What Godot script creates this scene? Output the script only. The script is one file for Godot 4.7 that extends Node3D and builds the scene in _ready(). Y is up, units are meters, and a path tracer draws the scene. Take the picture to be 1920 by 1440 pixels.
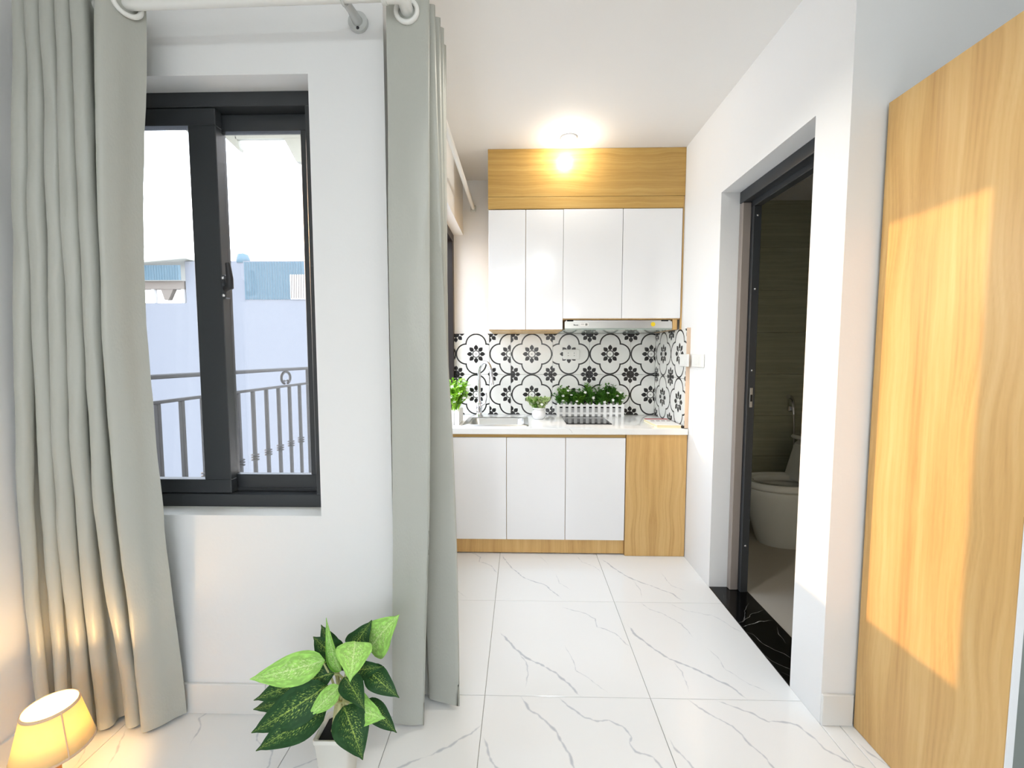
extends Node3D
# A studio flat: window wall and curtains on the left, kitchenette in an alcove, bathroom door and wardrobe on the right.
# Metres; the camera stands at x = 0, z = 0 and looks along -z.

var M := {}
var uvf = null
var rng := RandomNumberGenerator.new()

const CEIL := 2.51
const NORTH := -1.37      # window wall face
const LEFT := -1.52
const KLEFT := -0.43      # kitchen left wall face
const KBACK := -3.15      # tiled back wall face
const DOORX := 1.007      # wall with the bathroom door
const RIGHT := 1.72
const SOUTH := 2.3

func _ready():
	rng.seed = 7
	set_camera()
	set_light()
	make_materials()
	ceiling_lights()
	shell()
	floor_tiles()
	backsplash()
	window_room()
	kitchen_window()
	bathroom()
	outside()
	cabinets()
	counter_things()
	curtains()
	wardrobe()
	plant()
	lamp()
	small_fittings()

# ------------------------------------------------------------------ camera, light
func set_camera():
	var c := Camera3D.new()
	c.name = "camera"
	c.position = Vector3(0, 1.237, 0)
	c.rotation = Vector3(-0.06674, 0.02264, 0)
	c.fov = 2.0 * rad_to_deg(atan(720.0 / 793.0))
	c.near = 0.05
	c.far = 200.0
	add_child(c)
	c.current = true

func set_light():
	var we := WorldEnvironment.new()
	we.name = "world_environment"
	var e := Environment.new()
	e.background_mode = Environment.BG_SKY
	var sm := ProceduralSkyMaterial.new()
	sm.sky_top_color = Color(0.88, 0.93, 1.0)
	sm.sky_horizon_color = Color(1.0, 0.98, 0.95)
	sm.ground_horizon_color = Color(0.8, 0.8, 0.8)
	sm.ground_bottom_color = Color(0.6, 0.6, 0.6)
	sm.sun_angle_max = 0.0
	var sky := Sky.new()
	sky.sky_material = sm
	e.sky = sky
	e.background_energy_multiplier = 7.0
	e.tonemap_mode = Environment.TONE_MAPPER_LINEAR
	e.tonemap_exposure = 0.94
	e.sdfgi_enabled = true
	e.ssao_enabled = true
	e.ssil_enabled = true
	we.environment = e
	add_child(we)
	var sun := DirectionalLight3D.new()
	sun.name = "sun"
	sun.light_color = Color(1.0, 0.80, 0.55)
	sun.light_energy = 1.0
	sun.light_angular_distance = 0.8
	sun.shadow_enabled = true
	add_child(sun)
	sun.look_at_from_position(Vector3.ZERO, Vector3(1.0, -0.26, 0.352), Vector3.UP)

# row of recessed downlights (last three out of view), and an unseen panel lamp brightening the room
func ceiling_lights():
	var n := 0
	for z in [-2.57, -1.5, -0.44, 0.6, 1.6]:
		downlight(0.275, z, n)
		n += 1
	unseen_panel_lamp()

func downlight(x: float, z: float, n: int):
	var where = ["close to the oak panel over the wall cabinets", "over the bathroom doorway", "out of view in the ceiling above the camera", "out of view behind the camera, lighting the window wall", "out of view farthest from the kitchen, lighting the rear of the room"][n]
	var t := thing("ceiling_downlight", "round recessed white downlight " + where, "light", Vector3(x, CEIL, z), "ceiling downlights")
	var s := st_new()
	lathe(s, [[0.040, -0.012], [0.046, -0.010], [0.052, -0.002], [0.052, 0.0]], Vector3.ZERO, 28)
	part("trim_ring", s, mat("white_gloss"), t)
	s = st_new()
	lathe(s, [[0.0, -0.008], [0.040, -0.008]], Vector3.ZERO, 28)
	part("lens", s, mat("lens"), t)
	var l: Light3D
	if n == 0 or n == 3:
		var o := OmniLight3D.new()
		o.omni_range = 9.0
		o.omni_attenuation = 2.0
		l = o
	else:
		var o := SpotLight3D.new()
		o.rotation = Vector3(-PI / 2, 0, 0)
		o.spot_angle = 68.0
		o.spot_angle_attenuation = 0.7
		o.spot_range = 9.0
		o.spot_attenuation = 2.0
		l = o
	l.name = "downlight_lamp"
	l.position = Vector3(0, -0.03, 0)
	l.light_color = Color(1.0, 0.97, 0.92) if n < 3 else Color(0.95, 0.99, 1.0)
	l.light_energy = [0.17, 0.80, 0.12, 0.56, 0.12][n]
	l.light_size = 0.035
	l.shadow_enabled = true
	t.add_child(l)

func unseen_panel_lamp():  # out of view; placed to brighten the room as a whole
	var t := thing("unseen_ceiling_panel", "unseen square panel light behind the camera, placed to brighten the room", "light", Vector3(-0.1, CEIL, 1.2))
	var s := st_new()
	box(s, Vector3(-0.32, -0.03, -0.32), Vector3(0.32, 0, 0.32), 0.006)
	part("housing", s, mat("white_gloss"), t)
	s = st_new()
	box(s, Vector3(-0.3, -0.034, -0.3), Vector3(0.3, -0.0302, 0.3))
	part("diffuser", s, mat("unseen_panel_glow"), t)
	var a := AreaLight3D.new()
	a.name = "unseen_panel_lamp"
	a.area_size = Vector2(0.6, 0.6)
	a.position = Vector3(0, -0.04, 0)
	a.rotation = Vector3(-PI / 2, 0, 0)
	a.light_color = Color(0.93, 0.97, 1.0)
	a.light_energy = 0.75
	a.shadow_enabled = true
	t.add_child(a)

# ------------------------------------------------------------------ mesh helpers
func st_new() -> SurfaceTool:
	var s := SurfaceTool.new()
	s.begin(Mesh.PRIMITIVE_TRIANGLES)
	s.set_smooth_group(-1)
	return s

func vtx(s: SurfaceTool, p: Vector3):
	if uvf != null:
		s.set_uv(uvf.call(p))
	s.add_vertex(p)

func tri(s: SurfaceTool, a: Vector3, b: Vector3, c: Vector3, hint: Vector3):
	var n := (a - c).cross(a - b)
	if n.dot(hint) < 0.0:
		vtx(s, a); vtx(s, c); vtx(s, b)
	else:
		vtx(s, a); vtx(s, b); vtx(s, c)

func quad(s: SurfaceTool, a: Vector3, b: Vector3, c: Vector3, d: Vector3, hint: Vector3):
	tri(s, a, b, c, hint)
	tri(s, a, c, d, hint)

# box between two corners, its edges chamfered by r
func box(s: SurfaceTool, lo: Vector3, hi: Vector3, r := 0.0):
	s.set_smooth_group(-1)
	var c := (lo + hi) / 2.0
	var h := (hi - lo) / 2.0
	r = minf(r, minf(h.x, minf(h.y, h.z)) * 0.9)
	for ax in 3:
		var u := (ax + 1) % 3
		var v := (ax + 2) % 3
		for sg in [-1.0, 1.0]:
			var n := Vector3.ZERO
			n[ax] = sg
			var q := []
			for k in [[-1, -1], [1, -1], [1, 1], [-1, 1]]:
				var p := c
				p[ax] += sg * h[ax]
				p[u] += k[0] * (h[u] - r)
				p[v] += k[1] * (h[v] - r)
				q.append(p)
			quad(s, q[0], q[1], q[2], q[3], n)
			if r > 0.0:
				for sg2 in [-1.0, 1.0]:       # edge between face ax and face u
					var e := []
					for k in [-1.0, 1.0]:
						var p1 := c
						p1[ax] += sg * h[ax]
						p1[u] += sg2 * (h[u] - r)
						p1[v] += k * (h[v] - r)
						var p2 := c
						p2[ax] += sg * (h[ax] - r)
						p2[u] += sg2 * h[u]
						p2[v] += k * (h[v] - r)
						e.append(p1)
						e.append(p2)
					var n2 := n
					n2[u] = sg2
					quad(s, e[0], e[1], e[3], e[2], n2)
	if r > 0.0:
		for sx in [-1.0, 1.0]:
			for sy in [-1.0, 1.0]:
				for sz in [-1.0, 1.0]:
					var g := Vector3(sx, sy, sz)
					tri(s, c + g * (h - Vector3(0, r, r)), c + g * (h - Vector3(r, 0, r)), c + g * (h - Vector3(r, r, 0)), g)

# tube along points; radii per point
func tube(s: SurfaceTool, pts: Array, radii, sides := 12, caps := true, up := Vector3.UP):
	var n := pts.size()
	var rings := []
	var ref := up
	for i in n:
		var d: Vector3 = (pts[mini(i + 1, n - 1)] - pts[maxi(i - 1, 0)]).normalized()
		if absf(d.dot(ref)) > 0.95:
			ref = Vector3.RIGHT if absf(d.x) < 0.9 else Vector3.BACK
		var a := d.cross(ref).normalized()
		var b := a.cross(d).normalized()
		ref = b
		var r: float = radii[i] if radii is Array else radii
		var ring := []
		for k in sides:
			var t := TAU * k / sides
			ring.append(pts[i] + (a * cos(t) + b * sin(t)) * r)
		rings.append(ring)
	s.set_smooth_group(0)
	for i in n - 1:
		for k in sides:
			var k2 := (k + 1) % sides
			quad(s, rings[i][k], rings[i][k2], rings[i + 1][k2], rings[i + 1][k], rings[i][k] + rings[i][k2] - pts[i] * 2.0 + rings[i + 1][k] - pts[i + 1])
	s.set_smooth_group(-1)
	if caps:
		for e in [0, n - 1]:
			var out: Vector3 = pts[0] - pts[1] if e == 0 else pts[n - 1] - pts[n - 2]
			for k in sides:
				tri(s, pts[e], rings[e][k], rings[e][(k + 1) % sides], out)

# profile of [radius, height] pairs turned round the y axis at a point
func lathe(s: SurfaceTool, prof: Array, at: Vector3, sides := 24, smooth := true, basis := Basis()):
	if smooth:
		s.set_smooth_group(0)
	for i in prof.size() - 1:
		var r0: float = prof[i][0]
		var y0: float = prof[i][1]
		var r1: float = prof[i + 1][0]
		var y1: float = prof[i + 1][1]
		for k in sides:
			var t0 := TAU * k / sides
			var t1 := TAU * (k + 1) / sides
			if k == sides - 1:
				t1 = 0.0
			var a := at + basis * Vector3(r0 * cos(t0), y0, r0 * sin(t0))
			var b := at + basis * Vector3(r0 * cos(t1), y0, r0 * sin(t1))
			var c := at + basis * Vector3(r1 * cos(t1), y1, r1 * sin(t1))
			var d := at + basis * Vector3(r1 * cos(t0), y1, r1 * sin(t0))
			var m := (t0 + TAU * (k + 1) / sides) / 2.0
			var hint := basis * Vector3((y1 - y0) * cos(m), r0 - r1, (y1 - y0) * sin(m))
			if r0 > 1e-6:
				tri(s, a, b, c if r1 > 1e-6 else d, hint)
			if r1 > 1e-6:
				tri(s, a, c, d, hint)
	s.set_smooth_group(-1)

# lofted closed rings (arrays of equal length), smooth
func loft(s: SurfaceTool, rings: Array, inward := false, cap_first := false, cap_last := false):
	s.set_smooth_group(0)
	var cs := []
	for r in rings:
		var m := Vector3.ZERO
		for p in r:
			m += p
		cs.append(m / r.size())
	for i in rings.size() - 1:
		var n: int = rings[i].size()
		for k in n:
			var k2 := (k + 1) % n
			var a: Vector3 = rings[i][k]
			var hint: Vector3 = (a + rings[i + 1][k2] - cs[i] - cs[i + 1]) * (-1.0 if inward else 1.0)
			quad(s, a, rings[i][k2], rings[i + 1][k2], rings[i + 1][k], hint)
	s.set_smooth_group(-1)
	for e in [[cap_first, 0, 1], [cap_last, rings.size() - 1, rings.size() - 2]]:
		if e[0]:
			var r: Array = rings[e[1]]
			var out: Vector3 = (cs[e[1]] - cs[e[2]]) * (-1.0 if inward else 1.0)
			for k in r.size():
				tri(s, cs[e[1]], r[k], r[(k + 1) % r.size()], out)

# flat outline (Vector2 points) extruded from a to b along an axis: 0 x, 1 y, 2 z
func prism(s: SurfaceTool, poly: PackedVector2Array, axis: int, a: float, b: float):
	var put := func(p: Vector2, d: float) -> Vector3:
		return Vector3(d, p.x, p.y) if axis == 0 else Vector3(p.x, d, p.y) if axis == 1 else Vector3(p.x, p.y, d)
	var ids := Geometry2D.triangulate_polygon(poly)
	var n := Vector3.ZERO
	n[axis] = 1.0
	s.set_smooth_group(-1)
	for i in range(0, ids.size(), 3):
		for e in [[a, minf(a, b) - a], [b, 0.0]]:
			var side := n if e[0] == maxf(a, b) else -n
			tri(s, put.call(poly[ids[i]], e[0]), put.call(poly[ids[i + 1]], e[0]), put.call(poly[ids[i + 2]], e[0]), side)
	var cw := Geometry2D.is_polygon_clockwise(poly)
	for i in poly.size():
		var p := poly[i]
		var q := poly[(i + 1) % poly.size()]
		var o2 := (q - p).orthogonal() * (1.0 if cw else -1.0)
		quad(s, put.call(p, a), put.call(q, a), put.call(q, b), put.call(p, b), put.call(o2, 0.0))

func torus(s: SurfaceTool, at: Vector3, axis: Vector3, r_big: float, r_small: float, sides := 28, ring_sides := 10):
	var a := axis.normalized()
	var u := a.cross(Vector3.UP if absf(a.y) < 0.9 else Vector3.RIGHT).normalized()
	var v := a.cross(u)
	s.set_smooth_group(0)
	for i in sides:
		for k in ring_sides:
			var q := []
			var cc := Vector3.ZERO
			for e in [[i, k], [i + 1, k], [i + 1, k + 1], [i, k + 1]]:
				var t: float = TAU * (int(e[0]) % sides) / sides
				var f: float = TAU * (int(e[1]) % ring_sides) / ring_sides
				var d := u * cos(t) + v * sin(t)
				q.append(at + d * (r_big + r_small * cos(f)) + a * r_small * sin(f))
				cc += at + d * r_big
			quad(s, q[0], q[1], q[2], q[3], (q[0] + q[1] + q[2] + q[3]) - cc)
	s.set_smooth_group(-1)

# ------------------------------------------------------------------ scene helpers
func thing(called: String, label: String, category: String, at := Vector3.ZERO, group := "", kind := "") -> Node3D:
	var o := Node3D.new()
	o.name = numbered(called)
	o.position = at
	add_child(o)
	tag(o, label, category, group, kind)
	return o

var taken := {}
func numbered(called: String) -> String:
	var n: int = taken.get(called, 0)
	taken[called] = n + 1
	return called if n == 0 else "%s_%03d" % [called, n]

func tag(o: Node, label: String, category := "", group := "", kind := ""):
	if label:
		o.set_meta("label", label)
	if category:
		o.set_meta("category", category)
	if group:
		o.set_meta("group", group)
	if kind:
		o.set_meta("kind", kind)

# commit a SurfaceTool as one named mesh; world = true when its points are in world coordinates
func part(called: String, s: SurfaceTool, m: Material, parent: Node3D, world := false, label := "") -> MeshInstance3D:
	var o := MeshInstance3D.new()
	var n := 0
	var want := called
	while parent.has_node(NodePath(want)):
		n += 1
		want = "%s_%03d" % [called, n]
	o.name = want
	s.generate_normals()
	o.mesh = s.commit()
	o.material_override = null
	o.mesh.surface_set_material(0, m)
	parent.add_child(o)
	if world:
		var off := Vector3.ZERO
		var p: Node = parent
		while p != self:
			off += (p as Node3D).position
			p = p.get_parent()
		o.position = -off
	if label:
		o.set_meta("label", label)
	return o

func struct(called: String, s: SurfaceTool, m: Material, label: String, category: String) -> MeshInstance3D:
	var o := part(numbered(called), s, m, self)
	tag(o, label, category, "", "structure")
	return o

# ------------------------------------------------------------------ materials
func mat(k: String) -> StandardMaterial3D:
	return M[k]

func simple(k: String, c: Color, rough := 0.6, metal := 0.0) -> StandardMaterial3D:
	var m := StandardMaterial3D.new()
	m.resource_name = k
	m.albedo_color = c
	m.roughness = rough
	m.metallic = metal
	M[k] = m
	return m

func glow(k: String, c: Color, e: float):
	var m := simple(k, Color(0.9, 0.9, 0.9), 0.5)
	m.emission_enabled = true
	m.emission = c
	m.emission_energy_multiplier = e

func noise(freq: float, sd: int, oct := 4) -> FastNoiseLite:
	var n := FastNoiseLite.new()
	n.seed = sd
	n.frequency = freq
	n.fractal_octaves = oct
	n.noise_type = FastNoiseLite.TYPE_SIMPLEX_SMOOTH
	return n

func tex(im: Image) -> ImageTexture:
	return ImageTexture.create_from_image(im)

# oak-look laminate; grain runs along v, or along u when flat
func wood_texture(sd: int, flat: bool, c0: Color, c1: Color, c2: Color) -> ImageTexture:
	var w := 512
	var n1 := noise(1.0, sd, 3)
	var n2 := noise(1.0, sd + 5, 4)
	var n3 := noise(1.0, sd + 9, 2)
	var im := Image.create(w, w, false, Image.FORMAT_RGB8)
	for y in w:
		for x in w:
			var a: float = x / float(w)
			var b: float = y / float(w)
			if flat:
				var k := a
				a = b
				b = k
			# seamless: fold the coordinates back on themselves
			var fa := absf(a * 2.0 - 1.0)
			var fb := absf(b * 2.0 - 1.0)
			var warp := n3.get_noise_2d(fa * 2.0, fb * 1.3) * 0.030
			var big := n1.get_noise_2d((fa + warp) * 11.0, fb * 0.5)
			var fine := n2.get_noise_2d((fa + warp * 0.8) * 60.0, fb * 0.8)
			var pore := n2.get_noise_2d(fa * 190.0, fb * 5.0)
			var t := clampf(0.5 + big * 0.40 + fine * 0.30 + minf(pore, 0.0) * 0.18, 0.0, 1.0)
			im.set_pixel(x, y, c0.lerp(c1, t * 2.0) if t < 0.5 else c1.lerp(c2, t * 2.0 - 1.0))
	return tex(im)

func wood(k: String, sd: int, flat: bool, scale: float, rough: float, c0: Color, c1: Color, c2: Color):
	var m := simple(k, Color.WHITE, rough)
	m.albedo_texture = wood_texture(sd, flat, c0, c1, c2)
	m.uv1_triplanar = true
	m.uv1_world_triplanar = true
	m.uv1_scale = Vector3.ONE * scale
	m.uv1_triplanar_sharpness = 8.0

func make_materials():
	var plaster := simple("wall_paint", Color(0.925, 0.925, 0.92), 0.75)
	var pn := NoiseTexture2D.new()
	pn.width = 256
	pn.height = 256
	pn.seamless = true
	pn.as_normal_map = true
	pn.bump_strength = 1.2
	pn.noise = noise(0.06, 3, 4)
	plaster.normal_enabled = true
	plaster.normal_texture = pn
	plaster.normal_scale = 0.12
	plaster.uv1_triplanar = true
	plaster.uv1_world_triplanar = true
	plaster.uv1_scale = Vector3.ONE * 3.0
	simple("ceiling_paint", Color(0.94, 0.93, 0.91), 0.8)
	simple("white_gloss", Color(0.93, 0.93, 0.93), 0.18)
	simple("white_plastic", Color(0.92, 0.92, 0.90), 0.35)
	simple("clear_plastic", Color(0.80, 0.81, 0.80), 0.25)
	var door := simple("door_lacquer", Color(0.945, 0.945, 0.945), 0.16)
	door.clearcoat_enabled = true
	door.clearcoat = 0.5
	door.clearcoat_roughness = 0.06
	simple("grout", Color(0.66, 0.64, 0.60), 0.9)
	simple("joint_grey", Color(0.55, 0.55, 0.53), 0.9)
	simple("black_metal", Color(0.20, 0.21, 0.22), 0.36)
	simple("brown_metal", Color(0.60, 0.56, 0.53), 0.4, 0.1)
	simple("rail_iron", Color(0.05, 0.05, 0.062), 0.6, 0.0)
	simple("chrome", Color(0.88, 0.88, 0.90), 0.10, 1.0)
	simple("steel", Color(0.80, 0.80, 0.79), 0.32, 1.0)
	simple("dark_gap", Color(0.06, 0.05, 0.05), 0.8)
	simple("black_glass", Color(0.02, 0.02, 0.025), 0.06)
	simple("porcelain", Color(0.86, 0.87, 0.85), 0.12)
	simple("grey_panel", Color(0.50, 0.52, 0.50), 0.6)
	simple("soil", Color(0.035, 0.03, 0.025), 0.95)
	simple("pot_white", Color(0.93, 0.92, 0.88), 0.45)
	simple("fence_white", Color(0.95, 0.95, 0.94), 0.5)
	simple("sticker_yellow", Color(0.92, 0.80, 0.08), 0.5)
	simple("paper", Color(0.95, 0.94, 0.92), 0.8)
	simple("page_edge", Color(0.93, 0.88, 0.72), 0.9)
	simple("print_red", Color(0.70, 0.15, 0.17), 0.6)
	simple("print_grey", Color(0.55, 0.45, 0.46), 0.7)
	simple("ink_dark", Color(0.12, 0.12, 0.13), 0.5)
	simple("spine_dark", Color(0.20, 0.05, 0.05), 0.5)
	simple("beige_trim", Color(0.86, 0.76, 0.66), 0.6)
	simple("stem_cream", Color(0.80, 0.80, 0.58), 0.6)
	simple("cord_white", Color(0.90, 0.87, 0.80), 0.5)
	simple("vent_cream", Color(0.85, 0.80, 0.66), 0.6)
	simple("white_petal", Color(0.97, 0.97, 0.95), 0.7)
	simple("concrete", Color(0.80, 0.80, 0.80), 0.9)
	var g := simple("window_glass", Color(1, 1, 1, 0.04), 0.02)
	g.transparency = BaseMaterial3D.TRANSPARENCY_ALPHA
	var hg := simple("hood_glass", Color(0.80, 0.86, 0.82, 0.55), 0.08)
	hg.transparency = BaseMaterial3D.TRANSPARENCY_ALPHA
	glow("lens", Color(1.0, 0.95, 0.86), 6.0)
	glow("unseen_panel_glow", Color(0.95, 0.98, 1.0), 3.0)  # diffuser of the out-of-view panel that brightens the room
	glow("bulb", Color(1.0, 0.88, 0.70), 1.6)
	# laminates
	wood("oak", 11, false, 0.62, 0.36, Color(0.745, 0.57, 0.335), Color(0.835, 0.675, 0.425), Color(0.89, 0.755, 0.52))
	wood("oak_flat", 23, true, 0.7, 0.30, Color(0.66, 0.51, 0.25), Color(0.75, 0.60, 0.33), Color(0.81, 0.68, 0.42))
	wood("lamp_wood", 5, false, 4.0, 0.5, Color(0.62, 0.40, 0.18), Color(0.74, 0.50, 0.24), Color(0.82, 0.60, 0.32))
	wood("bath_tile", 31, true, 1.1, 0.35, Color(0.58, 0.59, 0.52), Color(0.65, 0.66, 0.58), Color(0.72, 0.73, 0.65))
	wood("bath_floor", 37, true, 1.1, 0.30, Color(0.15, 0.155, 0.14), Color(0.24, 0.245, 0.22), Color(0.36, 0.365, 0.33))
	# curtain cloth: a satin weave
	var cl := simple("curtain_cloth", Color(0.715, 0.72, 0.685), 0.36)
	var cn := NoiseTexture2D.new()
	cn.width = 256
	cn.height = 256
	cn.seamless = true
	cn.as_normal_map = true
	cn.bump_strength = 2.0
	cn.noise = noise(0.12, 8, 3)
	cl.normal_enabled = true
	cl.normal_texture = cn
	cl.normal_scale = 0.18
	cl.uv1_triplanar = true
	cl.uv1_scale = Vector3(6, 2, 6)
	cl.rim_enabled = true
	cl.rim = 0.3
	cl.backlight_enabled = true
	cl.backlight = Color(0.24, 0.225, 0.18)
	var sh := simple("lamp_shade", Color(0.96, 0.92, 0.74), 0.85)
	sh.backlight_enabled = true
	sh.backlight = Color(0.80, 0.74, 0.50)
	simple("shade_band", Color(0.93, 0.80, 0.66), 0.8)
	leaf_material("leaf_dark", Color(0.018, 0.062, 0.018), Color(0.44, 0.60, 0.12), 0.27)
	leaf_material("leaf_light", Color(0.30, 0.56, 0.12), Color(0.72, 0.86, 0.42), 0.30)
	for d in [["sprig_green", Color(0.24, 0.45, 0.11)], ["sprig_mid", Color(0.36, 0.56, 0.13)], ["sprig_lime", Color(0.58, 0.80, 0.20)], ["sprig_pale", Color(0.74, 0.82, 0.56)]]:
		var sm := simple(d[0], d[1], 0.6)
		sm.backlight_enabled = true
		sm.backlight = Color(0.2, 0.25, 0.1)
	# exterior
	simple("render_white", Color(0.44, 0.455, 0.485), 0.9)
	simple("sheet_blue", Color(0.30, 0.40, 0.45), 0.6)
	simple("sheet_dark", Color(0.42, 0.39, 0.36), 0.8)
	simple("eave_sheet", Color(0.58, 0.58, 0.54), 0.7)
	# counter stone, white with faint veins, on every side of the slab
	var ct := simple("counter_stone", Color.WHITE, 0.08)
	ct.albedo_texture = marble_texture(Color(0.95, 0.95, 0.94), Color(0.70, 0.69, 0.68), 41, 9, 2.0, 512)
	ct.uv1_triplanar = true
	ct.uv1_world_triplanar = true
	ct.uv1_scale = Vector3.ONE * 1.3
	var bm := simple("black_marble", Color.WHITE, 0.12)
	bm.albedo_texture = threshold_texture()
	leaf_cache = {}

var leaf_cache := {}

func leaf_material(k: String, base: Color, fleck: Color, amount: float):
	var w := 96
	var h := 192
	var im := Image.create(w, h, false, Image.FORMAT_RGB8)
	var n1 := noise(1.0, 61, 3)
	var n2 := noise(1.0, 67, 2)
	for y in h:
		for x in w:
			var u: float = x / float(w - 1) * 2.0 - 1.0     # across
			var v: float = y / float(h - 1)                 # along, base to tip
			var along := v - absf(u) * 0.35                 # flecks follow the side veins
			var f := n1.get_noise_2d(along * 34.0, absf(u) * 7.0 + (20.0 if u < 0 else 0.0))
			var c := base.lerp(base * 1.5, clampf(n2.get_noise_2d(u * 3.0, v * 6.0) + 0.2, 0.0, 1.0))
			var where := clampf(1.15 - absf(u) * 1.15, 0.0, 1.0)
			c = c.lerp(fleck, smoothstep(0.42 - amount, 0.55 - amount * 0.6, f * where))
			c = c.lerp(fleck, clampf(1.0 - absf(u) / 0.05, 0.0, 1.0) * 0.85 * (1.0 - v * 0.5))
			c.a = 1.0
			im.set_pixel(x, y, c.linear_to_srgb())
	var m := simple(k, Color.WHITE, 0.5)
	m.metallic_specular = 0.32
	m.albedo_texture = tex(im)
	m.texture_repeat = false
	m.backlight_enabled = true
	m.backlight = Color(0.12, 0.16, 0.06)

# --- stone: veins stamped along polylines
func stamp(im: Image, x: float, y: float, r: float, c: Color, a: float):
	for py in range(maxi(0, int(y - r - 1)), mini(im.get_height(), int(y + r + 2))):
		for px in range(maxi(0, int(x - r - 1)), mini(im.get_width(), int(x + r + 2))):
			var d := Vector2(px + 0.5 - x, py + 0.5 - y).length()
			var k := clampf(1.0 - d / (r + 0.5), 0.0, 1.0) * a
			if k > 0.0:
				im.set_pixel(px, py, im.get_pixel(px, py).lerp(c, k))

func vein(im: Image, pts: PackedVector2Array, width: float, c: Color, a: float, sd: int):
	var n := noise(0.02, sd, 4)
	var run := 0.0
	var total := 0.0
	for i in pts.size() - 1:
		total += pts[i].distance_to(pts[i + 1])
	for i in pts.size() - 1:
		var len := pts[i].distance_to(pts[i + 1])
		var steps := maxi(1, int(len / 1.2))
		for k in steps:
			var p := pts[i].lerp(pts[i + 1], k / float(steps))
			run += len / steps
			var side := (pts[i + 1] - pts[i]).orthogonal().normalized()
			p += side * n.get_noise_1d(run) * 5.0
			var fade := clampf(minf(run, total - run) / 30.0, 0.15, 1.0)
			stamp(im, p.x, p.y, maxf(0.6, width * (0.55 + 0.6 * n.get_noise_1d(run * 1.7 + 900.0)) * fade), c, a * (0.5 + 0.5 * fade))

func marble_texture(base: Color, line: Color, sd: int, count: int, width: float, size: int) -> ImageTexture:
	var im := Image.create(size, size, false, Image.FORMAT_RGB8)
	im.fill(base)
	var r := RandomNumberGenerator.new()
	r.seed = sd
	for i in count:
		var p := Vector2(r.randf(), r.randf()) * size
		var d := Vector2(1, 0.5 + r.randf() * 0.5)
		var pts := PackedVector2Array()
		for k in 7:
			pts.append(p)
			p += d * size * 0.06 + Vector2(r.randf() - 0.5, r.randf() - 0.5) * size * 0.06
		vein(im, pts, width * (0.5 + r.randf()), line, 0.35, sd + i)
	return tex(im)

func floor_texture(veins: Array, sd: int) -> ImageTexture:
	var size := 512
	var im := Image.create(size, size, false, Image.FORMAT_RGB8)
	im.fill(Color(0.93, 0.935, 0.93))
	var k := size / 60.0
	for i in veins.size():
		var pts := PackedVector2Array()
		var v: Array = veins[i]
		for j in range(1, v.size() - 1, 2):
			pts.append(Vector2(v[j] * k, v[j + 1] * k))
		vein(im, pts, v[0] * 0.95, Color(0.70, 0.72, 0.75), 0.27, sd + i)
	return tex(im)

func threshold_texture() -> ImageTexture:
	# u runs along z from -2.217 to -1.53, v along x from 1.0 to 1.2
	var im := Image.create(512, 160, false, Image.FORMAT_RGB8)
	im.fill(Color(0.035, 0.035, 0.037))
	var lines := [
		[2.2, 1.0, -1.90, 1.05, -1.93, 1.11, -1.98, 1.18, -2.01], [3.0, 1.0, -1.87, 1.06, -1.90, 1.11, -1.92, 1.18, -1.93],
		[2.0, 1.03, -1.91, 1.09, -2.01, 1.14, -2.07], [2.2, 1.03, -1.84, 1.04, -1.77, 1.06, -1.74, 1.09, -1.71, 1.12, -1.66],
		[1.6, 1.0, -1.72, 1.02, -1.66, 1.08, -1.60], [1.6, 1.17, -1.88, 1.15, -1.84, 1.14, -1.77], [1.5, 1.0, -1.85, 1.04, -1.82],
		[1.2, 1.02, -1.60, 1.06, -1.56], [1.2, 1.03, -2.1, 1.06, -2.17], [1.2, 1.10, -1.62, 1.14, -1.60]]
	for i in lines.size():
		var l: Array = lines[i]
		var pts := PackedVector2Array()
		for j in range(1, l.size() - 1, 2):
			pts.append(Vector2((l[j + 1] + 2.217) / 0.687 * 512.0, (l[j] - 1.0) / 0.2 * 160.0))
		vein(im, pts, l[0] * 0.8, Color(0.80, 0.79, 0.76), 0.75, 300 + i)
	return tex(im)

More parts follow.
